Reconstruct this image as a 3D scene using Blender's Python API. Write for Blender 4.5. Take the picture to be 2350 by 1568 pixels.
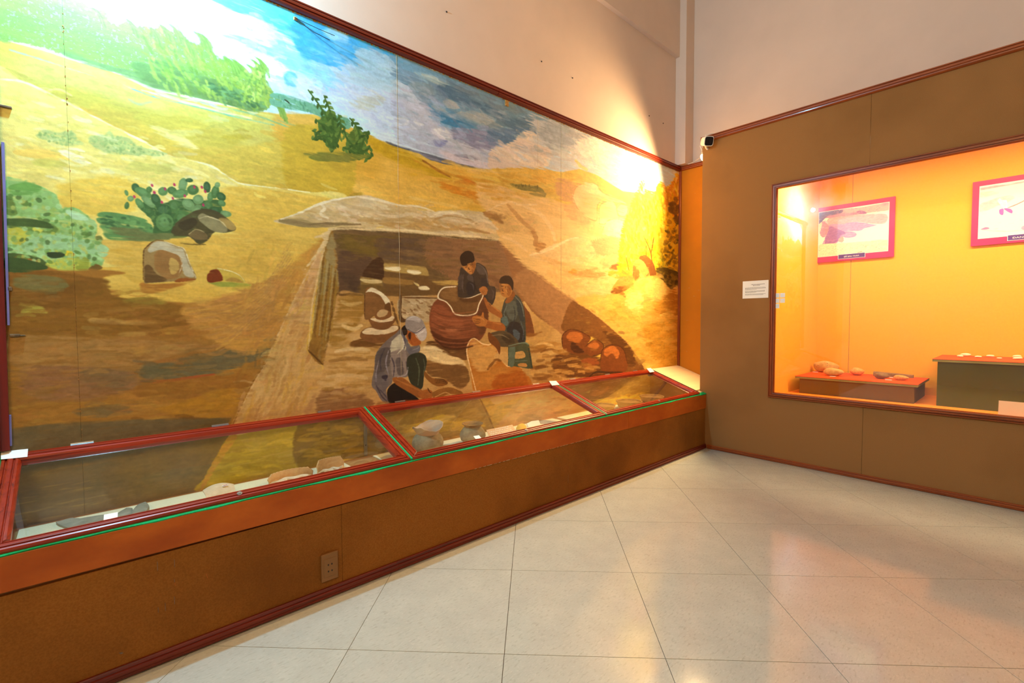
import bpy, bmesh, math, random
import numpy as np
from mathutils import Vector, Matrix
# ---- photograph geometry (fitted): focal length in pixels of the 2350x1568 frame, camera pose
CF = 1079.2; CYAW, CPITCH, CROLL = .7383, .0425, -.005
CC = np.array([-4.9776, -2.6693, 1.2546])
C_FW = np.array([np.sin(CYAW)*np.cos(CPITCH), np.cos(CYAW)*np.cos(CPITCH), -np.sin(CPITCH)])
_r = np.array([np.cos(CYAW), -np.sin(CYAW), 0.]); _u = np.cross(_r, C_FW)
C_R = _r*np.cos(CROLL)+_u*np.sin(CROLL); C_U = -_r*np.sin(CROLL)+_u*np.cos(CROLL)
def ray(x, y):
    d = C_FW + C_R*(x-1175)/CF - C_U*(y-784)/CF
    return d/np.linalg.norm(d)
def on(ax, val, x, y):
    d = ray(x, y); return CC + d*((val-CC[ax])/d[ax])
# ---------------------------------------------------------------- camera, world, lights, exposure
C = bpy.context.scene.collection
for _o in list(bpy.data.objects): bpy.data.objects.remove(_o)
sc = bpy.context.scene
cam = bpy.data.cameras.new('camera'); camo = bpy.data.objects.new('camera', cam); C.objects.link(camo)
cam.sensor_fit = 'HORIZONTAL'; cam.sensor_width = 36.; cam.lens = CF/2350*36; cam.clip_start = .02; cam.clip_end = 60
M = Matrix([[C_R[i], C_U[i], -C_FW[i], CC[i]] for i in range(3)]+[[0, 0, 0, 1]])
camo.matrix_world = M; sc.camera = camo
w = bpy.data.worlds.new('world'); sc.world = w; w.use_nodes = True
w.node_tree.nodes['Background'].inputs[0].default_value = (1., .84, .68, 1); w.node_tree.nodes['Background'].inputs[1].default_value = .02
def light(name, kind, loc, target, power, col, **k):
    l = bpy.data.lights.new(name, kind); l.energy = power; l.color = col
    for a, v in k.items(): setattr(l, a, v)
    o = bpy.data.objects.new(name, l); C.objects.link(o); o.location = loc
    if target is not None: o.rotation_euler = (Vector(target)-Vector(loc)).to_track_quat('-Z', 'Y').to_euler()
    return o
WHITE, WARM, SOFT = (.90, 1., .90), (1., .62, .26), (1., .66, .38)
light('lamp_white_spot', 'POINT', (-4.92, -.23, 3.06), None, 180, (.42, .86, 1.14), shadow_soft_size=.03)
light('lamp_warm_spot', 'SPOT', (-.446, -.474, 2.795), (-1.45, -.02, 2.45), 165, (1., .62, .28), shadow_soft_size=.015, spot_size=math.radians(160), spot_blend=.8)
light('lamp_warm_beam', 'SPOT', (-.446, -.474, 2.795), (-1.85, -.50, .2), 360, (1., .66, .30), shadow_soft_size=.015, spot_size=math.radians(92), spot_blend=.8)
light('room_fill_near', 'AREA', (-6.3, -3.4, 3.4), (-3.2, -.6, 2.6), 78, (1., .64, .26), shape='RECTANGLE', size=1.4, size_y=1.0)  # unseen fill light, added for warm ambient on walls and beam underside
light('room_fill_far', 'AREA', (-2.6, -3.6, 5.1), (-2.6, -3.6, 0), 8, SOFT, shape='RECTANGLE', size=2.0, size_y=1.4)  # weak overhead fill added for room ambient, no fixture
light('niche_lamp', 'AREA', (-.37, -2.9, 2.68), (-.37, -2.9, 0), 84, (1., .86, .56), shape='RECTANGLE', size=.05, size_y=3.3)
vs = sc.view_settings; sc.display_settings.display_device = 'sRGB'
vs.view_transform = 'Standard'; vs.look = 'None'; vs.exposure = 0.; vs.gamma = 1.; vs.use_curve_mapping = False
# ---------------------------------------------------------------- helpers
def lin(c):
    r = []
    for v in c[:3]:
        v = v/255.; r.append(v/12.92 if v <= .04045 else ((v+.055)/1.055)**2.4)
    return (*r, 1.)
MATS = {}
def mat(name, col, rough=.6, metal=0., spec=.5, var=.12, col2=None, nscale=(8, 8, 8), detail=4, bump=0., bscale=None, coord='Object', emit=None, coat=0., ramp=(.35, .65), noise_rough=0.):
    m = bpy.data.materials.new(name); m.use_nodes = True; nt = m.node_tree; b = nt.nodes['Principled BSDF']
    b.inputs['Roughness'].default_value = rough; b.inputs['Metallic'].default_value = metal; b.inputs['Specular IOR Level'].default_value = spec
    if coat: b.inputs['Coat Weight'].default_value = coat; b.inputs['Coat Roughness'].default_value = .12
    tc = nt.nodes.new('ShaderNodeTexCoord'); mp = nt.nodes.new('ShaderNodeMapping'); mp.inputs['Scale'].default_value = nscale
    nt.links.new(tc.outputs[coord], mp.inputs['Vector'])
    n = nt.nodes.new('ShaderNodeTexNoise'); n.inputs['Scale'].default_value = 1.; n.inputs['Detail'].default_value = detail; n.inputs['Roughness'].default_value = .6
    nt.links.new(mp.outputs[0], n.inputs['Vector'])
    r = nt.nodes.new('ShaderNodeValToRGB'); a = lin(col)
    c2 = lin(col2) if col2 else tuple(min(1, v*(1+var)) for v in a[:3])+(1,)
    c1 = tuple(v*(1-var) for v in a[:3])+(1,) if not col2 else a
    r.color_ramp.elements[0].color = c1; r.color_ramp.elements[1].color = c2; r.color_ramp.elements[0].position, r.color_ramp.elements[1].position = ramp
    nt.links.new(n.outputs['Fac'], r.inputs[0]); nt.links.new(r.outputs[0], b.inputs['Base Color'])
    if noise_rough:
        mr = nt.nodes.new('ShaderNodeMapRange'); mr.inputs[3].default_value = rough-noise_rough; mr.inputs[4].default_value = rough+noise_rough
        nt.links.new(n.outputs['Fac'], mr.inputs[0]); nt.links.new(mr.outputs[0], b.inputs['Roughness'])
    if bump:
        n2 = nt.nodes.new('ShaderNodeTexNoise'); n2.inputs['Scale'].default_value = 1.; n2.inputs['Detail'].default_value = 3
        mp2 = nt.nodes.new('ShaderNodeMapping'); mp2.inputs['Scale'].default_value = bscale or nscale; nt.links.new(tc.outputs[coord], mp2.inputs[0]); nt.links.new(mp2.outputs[0], n2.inputs['Vector'])
        bp = nt.nodes.new('ShaderNodeBump'); bp.inputs['Strength'].default_value = bump; bp.inputs['Distance'].default_value = .002
        nt.links.new(n2.outputs['Fac'], bp.inputs['Height']); nt.links.new(bp.outputs[0], b.inputs['Normal'])
    if emit: b.inputs['Emission Color'].default_value = lin(emit[0]); b.inputs['Emission Strength'].default_value = emit[1]
    MATS[name] = m; return m
def mixin(m, col, scale, lo, hi, amt=1., detail=5):
    """a second layer of colour (stain, grain) over a material's base colour"""
    nt = m.node_tree; b = nt.nodes['Principled BSDF']; src = b.inputs['Base Color'].links[0].from_socket
    tc = nt.nodes.new('ShaderNodeTexCoord'); mp = nt.nodes.new('ShaderNodeMapping'); mp.inputs['Scale'].default_value = scale
    n = nt.nodes.new('ShaderNodeTexNoise'); n.inputs['Scale'].default_value = 1; n.inputs['Detail'].default_value = detail
    mr = nt.nodes.new('ShaderNodeMapRange'); mr.inputs[1].default_value = lo; mr.inputs[2].default_value = hi; mr.inputs[4].default_value = amt
    mx = nt.nodes.new('ShaderNodeMix'); mx.data_type = 'RGBA'
    nt.links.new(tc.outputs['Object'], mp.inputs[0]); nt.links.new(mp.outputs[0], n.inputs['Vector']); nt.links.new(n.outputs['Fac'], mr.inputs[0]); nt.links.new(mr.outputs[0], mx.inputs[0])
    nt.links.new(src, mx.inputs[6]); mx.inputs[7].default_value = lin(col); nt.links.new(mx.outputs[2], b.inputs['Base Color'])
    return m
def imgmat(name, arr, rough=.6, spec=.3, bump=.15, bs=300):
    h, wd = arr.shape[:2]
    im = bpy.data.images.new(name, wd, h, alpha=False, float_buffer=False); im.colorspace_settings.name = 'sRGB'
    px = np.ones((h, wd, 4), np.float32); px[..., :3] = arr; im.pixels.foreach_set(px.ravel()); im.update(); im.pack()
    m = bpy.data.materials.new(name); m.use_nodes = True; nt = m.node_tree; b = nt.nodes['Principled BSDF']
    t = nt.nodes.new('ShaderNodeTexImage'); t.image = im; t.extension = 'EXTEND'
    nt.links.new(t.outputs[0], b.inputs['Base Color']); b.inputs['Roughness'].default_value = rough; b.inputs['Specular IOR Level'].default_value = spec
    if bump:
        tc = nt.nodes.new('ShaderNodeTexCoord'); n = nt.nodes.new('ShaderNodeTexNoise'); n.inputs['Scale'].default_value = bs; n.inputs['Detail'].default_value = 2
        nt.links.new(tc.outputs['Object'], n.inputs['Vector']); bp = nt.nodes.new('ShaderNodeBump'); bp.inputs['Strength'].default_value = bump; bp.inputs['Distance'].default_value = .001
        nt.links.new(n.outputs['Fac'], bp.inputs['Height']); nt.links.new(bp.outputs[0], b.inputs['Normal'])
    MATS[name] = m; return m
def glassmat(name, tint=(.97, 1, .98), smear=.0, dust=.0):
    """thin window pane: clear, with Schlick reflection from both of its faces, some smear and dust"""
    m = bpy.data.materials.new(name); m.use_nodes = True; nt = m.node_tree; nt.nodes.remove(nt.nodes['Principled BSDF']); out = nt.nodes['Material Output']
    N = lambda t: nt.nodes.new(t); L = nt.links.new
    tr = N('ShaderNodeBsdfTransparent'); tr.inputs[0].default_value = (*tint, 1)
    gl = N('ShaderNodeBsdfGlossy'); gl.inputs['Roughness'].default_value = 0.
    ge = N('ShaderNodeNewGeometry'); dt = N('ShaderNodeVectorMath'); dt.operation = 'DOT_PRODUCT'; L(ge.outputs['Normal'], dt.inputs[0]); L(ge.outputs['Incoming'], dt.inputs[1])
    def mth(op, a, b=None):
        n = N('ShaderNodeMath'); n.operation = op
        for i, v in enumerate((a, b)):
            if v is None: continue
            if isinstance(v, (int, float)): n.inputs[i].default_value = v
            else: L(v, n.inputs[i])
        return n.outputs[0]
    f = mth('ADD', mth('MULTIPLY', mth('POWER', mth('SUBTRACT', 1., mth('ABSOLUTE', dt.outputs['Value'])), 5.), .9), .06)
    mx = N('ShaderNodeMixShader'); L(f, mx.inputs[0]); L(tr.outputs[0], mx.inputs[1]); L(gl.outputs[0], mx.inputs[2]); last = mx
    tc = N('ShaderNodeTexCoord'); n = N('ShaderNodeTexNoise'); n.inputs['Scale'].default_value = 4; n.inputs['Detail'].default_value = 6; L(tc.outputs['Object'], n.inputs['Vector'])
    for amt, sh in ((smear, 'ShaderNodeBsdfGlossy'), (dust, 'ShaderNodeBsdfDiffuse')):
        if not amt: continue
        df = N(sh)
        if 'Glossy' in sh: df.inputs['Roughness'].default_value = .22
        else: df.inputs[0].default_value = (.8, .8, .76, 1)
        mr = N('ShaderNodeMapRange'); mr.inputs[1].default_value = .35; mr.inputs[2].default_value = .75; mr.inputs[4].default_value = amt; L(n.outputs['Fac'], mr.inputs[0])
        m2 = N('ShaderNodeMixShader'); L(mr.outputs[0], m2.inputs[0]); L(last.outputs[0], m2.inputs[1]); L(df.outputs[0], m2.inputs[2]); last = m2
    L(last.outputs[0], out.inputs[0]); MATS[name] = m; return m
class MB:
    def __init__(s): s.v = []; s.f = []; s.uv = None
    def add(s, v, f):
        n = len(s.v); s.v += [tuple(map(float, p)) for p in v]; s.f += [tuple(i+n for i in q) for q in f]; return s
    def box(s, x0, x1, y0, y1, z0, z1):
        return s.add([(x0, y0, z0), (x1, y0, z0), (x1, y1, z0), (x0, y1, z0), (x0, y0, z1), (x1, y0, z1), (x1, y1, z1), (x0, y1, z1)],
                     [(0, 3, 2, 1), (4, 5, 6, 7), (0, 1, 5, 4), (1, 2, 6, 5), (2, 3, 7, 6), (3, 0, 4, 7)])
    def bevbox(s, c, h, b, R=None):
        """bevelled box, centre c, half sizes h, bevel b"""
        v = []; idx = {}
        for sx in (-1, 1):
            for sy in (-1, 1):
                for sz in (-1, 1):
                    for k in range(3):
                        p = [sx*(h[0]-b), sy*(h[1]-b), sz*(h[2]-b)]; p[k] = (sx, sy, sz)[k]*h[k]; v.append(p)
        bm = bmesh.new()
        for p in v: bm.verts.new(p)
        r = bmesh.ops.convex_hull(bm, input=bm.verts); bm.verts.index_update()
        R = R or Matrix.Identity(3)
        s.add([tuple(R @ q.co+Vector(c)) for q in bm.verts], [tuple(q.index for q in f.verts) for f in bm.faces]); bm.free(); return s
    def quad(s, a, b, c, d): return s.add([a, b, c, d], [(0, 1, 2, 3)])
    def prism(s, pts, off):
        """polygon of 3-D points thickened by the vector off"""
        n = len(pts); o = Vector(off); q = [Vector(p) for p in pts]+[Vector(p)+o for p in pts]
        return s.add(q, [tuple(range(n))[::-1], tuple(range(n, 2*n))]+[(i, (i+1) % n, n+(i+1) % n, n+i) for i in range(n)])
    def sweep(s, p0, p1, A, B, prof, m0=0., m1=0.):
        p0, p1, A, B = map(Vector, (p0, p1, A, B)); d = (p1-p0).normalized(); n = len(prof)
        r0 = [p0+A*a+B*b+d*(a*m0) for a, b in prof]; r1 = [p1+A*a+B*b+d*(a*m1) for a, b in prof]
        return s.add(r0+r1, [(i, (i+1) % n, n+(i+1) % n, n+i) for i in range(n)]+[tuple(range(n))[::-1], tuple(range(n, 2*n))])
    def tube(s, pts, r, n=8):
        P = [Vector(p) for p in pts]; rings = []
        for i, p in enumerate(P):
            t = (P[min(i+1, len(P)-1)]-P[max(i-1, 0)]).normalized(); a = t.orthogonal().normalized() if i == 0 else (a0-t*a0.dot(t)).normalized(); a0 = a; b = t.cross(a)
            rr = r if np.isscalar(r) else r[i]
            rings.append([p+(a*math.cos(k*2*math.pi/n)+b*math.sin(k*2*math.pi/n))*rr for k in range(n)])
        v = [q for g in rings for q in g]; m = len(P)
        return s.add(v, [(i*n+k, i*n+(k+1) % n, (i+1)*n+(k+1) % n, (i+1)*n+k) for i in range(m-1) for k in range(n)]+[tuple(range(n))[::-1], tuple(range((m-1)*n, m*n))])
    def lathe(s, prof, c, n=40, top=None, wob=0., seed=0, sc=(1, 1)):
        """prof: list of (r, z); top(angle, i) may change (r, z)"""
        rg = random.Random(seed); ph = [rg.uniform(0, 6.28) for _ in range(4)]; v = []
        for i, (r, z) in enumerate(prof):
            for k in range(n):
                a = 2*math.pi*k/n; rr = r*(1+wob*(math.sin(2*a+ph[0])*.6+math.sin(3*a+ph[1]+z*20)*.4)); zz = z
                if top: rr, zz = top(a, i, rr, zz)
                v.append((c[0]+rr*math.cos(a)*sc[0], c[1]+rr*math.sin(a)*sc[1], c[2]+zz))
        m = len(prof); f = [(i*n+k, i*n+(k+1) % n, (i+1)*n+(k+1) % n, (i+1)*n+k) for i in range(m-1) for k in range(n)]
        f += [tuple(range(n))[::-1], tuple(range((m-1)*n, m*n))]
        return s.add(v, f)
    def build(s, name, m, parent=None, smooth=False, uv=None):
        me = bpy.data.meshes.new(name); me.from_pydata(s.v, [], s.f); me.validate(); me.update()
        if parent is not None and isinstance(parent, bpy.types.Object):
            off = Vector(world_loc(parent))
            if off.length > 0: me.transform(Matrix.Translation(-off))
        if smooth:
            for p in me.polygons: p.use_smooth = True
            if smooth != 'all': me.set_sharp_from_angle(angle=math.radians(38))
        if uv:
            ul = me.uv_layers.new(name='UVMap')
            for p in me.polygons:
                for li in p.loop_indices:
                    co = me.vertices[me.loops[li].vertex_index].co; q = Vector(co)+(Vector(world_loc(parent)) if parent is not None else Vector((0, 0, 0))); ul.data[li].uv = uv(q)
        me.materials.append(m if not isinstance(m, str) else MATS[m])
        o = bpy.data.objects.new(name, me); C.objects.link(o)
        if parent is not None: o.parent = parent
        return o
def world_loc(o):
    l = Vector((0, 0, 0))
    while o is not None: l += Vector(o.location); o = o.parent
    return l
def struct(o): o['kind'] = 'structure'; return o
def tag(o, label, cat, group=None):
    o['label'] = label; o['category'] = cat
    if group: o['group'] = group
    return o
def thing(name, loc, label, cat, group=None):
    o = bpy.data.objects.new(name, None); o.empty_display_size = .05; C.objects.link(o); o.location = loc
    return tag(o, label, cat, group)
def sempty(name, loc=(0, 0, 0)):
    o = bpy.data.objects.new(name, None); C.objects.link(o); o.location = loc; o['kind'] = 'structure'; return o
def moulding(w, t):
    return [(0, 0), (0, t*.55), (.06*w, t*.8), (.20*w, t*.85), (.24*w, t*.6), (.29*w, t*.6), (.33*w, t*.95), (.40*w, t), (.60*w, t), (.64*w, t*.74), (.69*w, t*.74), (.73*w, t*.95), (.86*w, t*.9), (.95*w, t*.6), (w, t*.3), (w, 0)]
def text_mesh(body, name, m, parent, origin, xd, yd, width=None, height=None, depth=.0006):
    cu = bpy.data.curves.new(name, 'FONT'); cu.body = body; cu.size = 1.; cu.extrude = 0; cu.align_x = 'LEFT'
    t = bpy.data.objects.new(name, cu); C.objects.link(t); bpy.context.view_layer.update()
    me = bpy.data.meshes.new_from_object(t.evaluated_get(bpy.context.evaluated_depsgraph_get())); bpy.data.objects.remove(t)
    if not len(me.vertices): return None
    xs = [v.co.x for v in me.vertices]; ys = [v.co.y for v in me.vertices]
    sx = width/(max(xs)-min(xs)); sy = height/(max(ys)-min(ys)); xd, yd, o0 = Vector(xd), Vector(yd), Vector(origin)
    off = world_loc(parent)
    for v in me.vertices: v.co = o0+xd*((v.co.x-min(xs))*sx)+yd*((v.co.y-min(ys))*sy)-off
    me.materials.append(m); o = bpy.data.objects.new(name, me); C.objects.link(o); o.parent = parent; return o
# ---------------------------------------------------------------- painter for the flat painted / printed surfaces
class Canvas:
    def __init__(s, w, h, base, mapper, scale, seed=1):
        s.w, s.h, s.map, s.sc = w, h, mapper, scale
        s.a = np.empty((h, w, 3), np.float32); s.a[:] = np.array(base, np.float32)/255
        s.rng = np.random.default_rng(seed)
        s.N = [s.noise(46, 5), s.noise(14, 9), s.noise(4, 4), s.noise(170, 50, 2)]
    def noise(s, cx, cy, oc=3):
        out = np.zeros((s.h, s.w), np.float32); amp = 1.; tot = 0
        for o in range(oc):
            gw, gh = int(s.w/cx)+3, int(s.h/cy)+3
            g = s.rng.random((gh, gw)).astype(np.float32)
            x = np.arange(s.w)/cx; y = np.arange(s.h)/cy
            xi = x.astype(int); yi = y.astype(int); xf = (x-xi); yf = (y-yi)
            xf = (xf*xf*(3-2*xf)).astype(np.float32); yf = (yf*yf*(3-2*yf)).astype(np.float32)
            r = g[yi][:, xi]*(1-xf)+g[yi][:, xi+1]*xf
            r2 = g[yi+1][:, xi]*(1-xf)+g[yi+1][:, xi+1]*xf
            out += amp*(r*(1-yf[:, None])+r2*yf[:, None]); tot += amp; amp *= .5
            cx = max(cx/2, 1.5); cy = max(cy/2, 1.5)
        out /= tot
        return np.clip((out-.5)*1.7+.5, 0, 1)
    def crm(s, p, closed=True, k=6):
        p = np.asarray(p, float); n = len(p)
        if n < 3: return p
        if closed: P0, P1, P2, P3 = np.roll(p, 1, 0), p, np.roll(p, -1, 0), np.roll(p, -2, 0)
        else:
            q = np.vstack([2*p[0]-p[1], p, 2*p[-1]-p[-2]]); P0, P1, P2, P3 = q[:-3], q[1:-2], q[2:-1], q[3:]
        t = (np.arange(k)/k)[None, :, None]
        P0, P1, P2, P3 = [a[:, None, :] for a in (P0, P1, P2, P3)]
        r = .5*((2*P1)+(-P0+P2)*t+(2*P0-5*P1+4*P2-P3)*t*t+(-P0+3*P1-3*P2+P3)*t**3)
        r = r.reshape(-1, 2)
        if not closed: r = np.vstack([r, p[-1]])
        return r
    def raster(s, q, mar):
        x0 = int(max(0, np.floor(q[:, 0].min())-mar)); x1 = int(min(s.w, np.ceil(q[:, 0].max())+mar+1))
        y0 = int(max(0, np.floor(q[:, 1].min())-mar)); y1 = int(min(s.h, np.ceil(q[:, 1].max())+mar+1))
        if x1-x0 < 2 or y1-y0 < 2: return None
        W, H = x1-x0, y1-y0
        acc = np.zeros((H, W+2), np.float32)
        a = q; b = np.roll(q, -1, 0)
        for (ax, ay), (bx, by) in zip(a, b):
            if ay == by: continue
            sg = 1.
            if ay > by: ax, ay, bx, by = bx, by, ax, ay; sg = -1.
            r0 = int(np.ceil(ay-.5)); r1 = int(np.ceil(by-.5))
            r0 = max(r0, y0); r1 = min(r1, y1)
            if r1 <= r0: continue
            rr = np.arange(r0, r1); xc = ax+(rr+.5-ay)*(bx-ax)/(by-ay)-x0
            xc = np.clip(xc, 0, W); xi = xc.astype(int); fr = xc-xi
            acc[rr-y0, xi] += sg*(1-fr); acc[rr-y0, xi+1] += sg*fr
        m = np.clip(np.abs(np.cumsum(acc, 1))[:, :W], 0, 1)
        return m, x0, x1, y0, y1
    @staticmethod
    def box(m, r):
        r = int(round(r))
        if r < 1: return m
        for ax in (0, 1):
            p = np.pad(m, [(r+1, r) if k == ax else (0, 0) for k in (0, 1)], mode='edge')
            c = np.cumsum(p, ax)
            m = (c[2*r+1:]-c[:-2*r-1])/(2*r+1) if ax == 0 else (c[:, 2*r+1:]-c[:, :-2*r-1])/(2*r+1)
        return m
    def put(s, q, col, f=2, rag=.5, a=1., tex=.05, sharp=None, c2=None, ns=0):
        """q: polygon in canvas pixels"""
        r = max(f, .6); mar = int(2*r+3)
        o = s.raster(q, mar)
        if o is None: return
        m, x0, x1, y0, y1 = o
        m = s.box(s.box(m, r), r*.7)
        H, W = m.shape
        oy = s.rng.integers(0, max(1, s.h-H)) if H < s.h else 0; ox = s.rng.integers(0, max(1, s.w-W)) if W < s.w else 0
        n = s.N[ns][oy:oy+H, ox:ox+W]
        if sharp is None: sharp = 1.6 if f > 6 else 1.3
        al = np.clip((m-.5+(n-.5)*rag*np.clip(m*4, 0, 1))*sharp+.5, 0, 1)
        al = np.where(m < .02, 0, al)*a
        c = np.array(col, np.float32)/255
        n2 = s.N[(ns+1) % 3][oy:oy+H, ox:ox+W]
        cc = c[None, None, :]*(1+(n2-.5)[..., None]*tex*2)
        if c2 is not None:
            n3 = s.N[3][oy:oy+H, ox:ox+W][..., None]
            w = np.clip((n3-.5)*2.5+.5, 0, 1)
            cc = cc*(1-w)+(np.array(c2, np.float32)/255)*(1+(n-.5)[..., None]*tex)*w
        v = s.a[y0:y1, x0:x1]
        v += (np.clip(cc, 0, 1)-v)*al[..., None]
    def lscale(s, pts):
        c = np.mean(np.asarray(pts, float), 0); A = s.map(np.array([c, c+[4, 0], c+[0, 4]]))
        return .5*(np.linalg.norm(A[1]-A[0])+np.linalg.norm(A[2]-A[0]))/4
    def P(s, pts, col, f=2, smooth=True, **k):
        p = s.crm(pts) if smooth else np.asarray(pts, float)
        s.put(s.map(p), col, f=f*s.lscale(pts), **k)
    def S(s, pts, w, col, f=.8, **k):
        """tapered brush stroke along pts, w width or (w0, w1, w2)"""
        p = s.crm(pts, False) if len(pts) > 2 else np.asarray(pts, float)
        n = len(p); t = np.linspace(0, 1, n)
        if np.isscalar(w): ww = w*(.35+.65*np.sin(np.pi*np.clip(t*.94+.03, 0, 1))**.5)
        else: ww = np.interp(t, np.linspace(0, 1, len(w)), w)
        d = np.gradient(p, axis=0); d /= np.linalg.norm(d, axis=1)[:, None]+1e-9
        nn = np.stack([-d[:, 1], d[:, 0]], 1)
        q = np.vstack([p+nn*ww[:, None]/2, (p-nn*ww[:, None]/2)[::-1]])
        s.put(s.map(q), col, f=f*s.lscale(pts), **k)
    def E(s, x, y, rx, ry, col, rot=0, **k):
        t = np.linspace(0, 2*np.pi, 15)[:-1]; c, sn = np.cos(np.radians(rot)), np.sin(np.radians(rot))
        X, Y = rx*np.cos(t), ry*np.sin(t)
        s.P(np.stack([x+X*c-Y*sn, y+X*sn+Y*c], 1), col, smooth=False, **k)
    def inside(s, pts, n):
        pts = np.asarray(pts, float); lo, hi = pts.min(0), pts.max(0); out = []
        b = np.roll(pts, -1, 0)
        while len(out) < n:
            q = lo+(hi-lo)*s.rng.random(2)
            c = ((pts[:, 1] > q[1]) != (b[:, 1] > q[1]))
            with np.errstate(divide='ignore', invalid='ignore'):
                xx = (b[:, 0]-pts[:, 0])*(q[1]-pts[:, 1])/(b[:, 1]-pts[:, 1])+pts[:, 0]
            if (c & (q[0] < xx)).sum() % 2: out.append(q)
        return out
    def D(s, region, n, L, w, cols, ang=(0, 180), f=.6, a=.9, bend=.15, **k):
        """n brush dabs inside a region"""
        for q in s.inside(region, n):
            l = L*(.5+s.rng.random()); th = np.radians(s.rng.uniform(*ang)); d = np.array([np.cos(th), np.sin(th)])*l/2
            m = q+np.array([-d[1], d[0]])*s.rng.uniform(-bend, bend)*2
            s.S([q-d, m, q+d], w*(.6+.8*s.rng.random()), cols[s.rng.integers(len(cols))], f=f, a=a*(.6+.4*s.rng.random()), **k)


    def brush(s, region, n, L, w, ang=(0, 180), jit=.07, off=8, f=.9, a=.6, **k):
        """brush strokes that pick the colour up next to where they land"""
        for q in s.inside(region, n):
            th = np.radians(s.rng.uniform(*ang)); l = L*(.5+s.rng.random()); d = np.array([np.cos(th), np.sin(th)])*l/2
            o = s.map(np.array([q+s.rng.normal(0, off, 2)]))[0]
            x, y = int(np.clip(o[0], 0, s.w-1)), int(np.clip(o[1], 0, s.h-1))
            c = s.a[y, x]*255*(1+s.rng.normal(0, jit))*(1+s.rng.normal(0, jit*.35, 3))
            m = q+np.array([-d[1], d[0]])*s.rng.uniform(-.3, .3)
            s.S([q-d, m, q+d], w*(.5+s.rng.random()), np.clip(c, 0, 255), f=f, a=a*(.5+.5*s.rng.random()), rag=1., **k)

MPP = 500.; MX0, MZ0 = -5.26, .40; MW, MH = 2630, 1300
def mural_map(p):
    p = np.asarray(p, float)
    d = C_FW[None]+C_R[None]*((p[:, :1]-1175)/CF)-C_U[None]*((p[:, 1:]-784)/CF)
    t = (0-CC[1])/d[:, 1:2]
    w = CC[None]+d*t
    return np.stack([(w[:, 0]-MX0)*MPP, (w[:, 2]-MZ0)*MPP], 1)
def mk(x0, y0, s): return lambda L: [(x0+x/s, y0+y/s) for x, y in L]
K1 = mk(0, 0, 2.936); K2 = mk(700, 0, 2.936); K3 = mk(0, 500, 2.936); K4 = mk(640, 450, 3.136); K5 = mk(1100, 300, 2.613)
KA = mk(0, 900, 3.136); KB = mk(600, 850, 3.136); KC = mk(1200, 800, 3.92); K0 = lambda L: L

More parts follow.
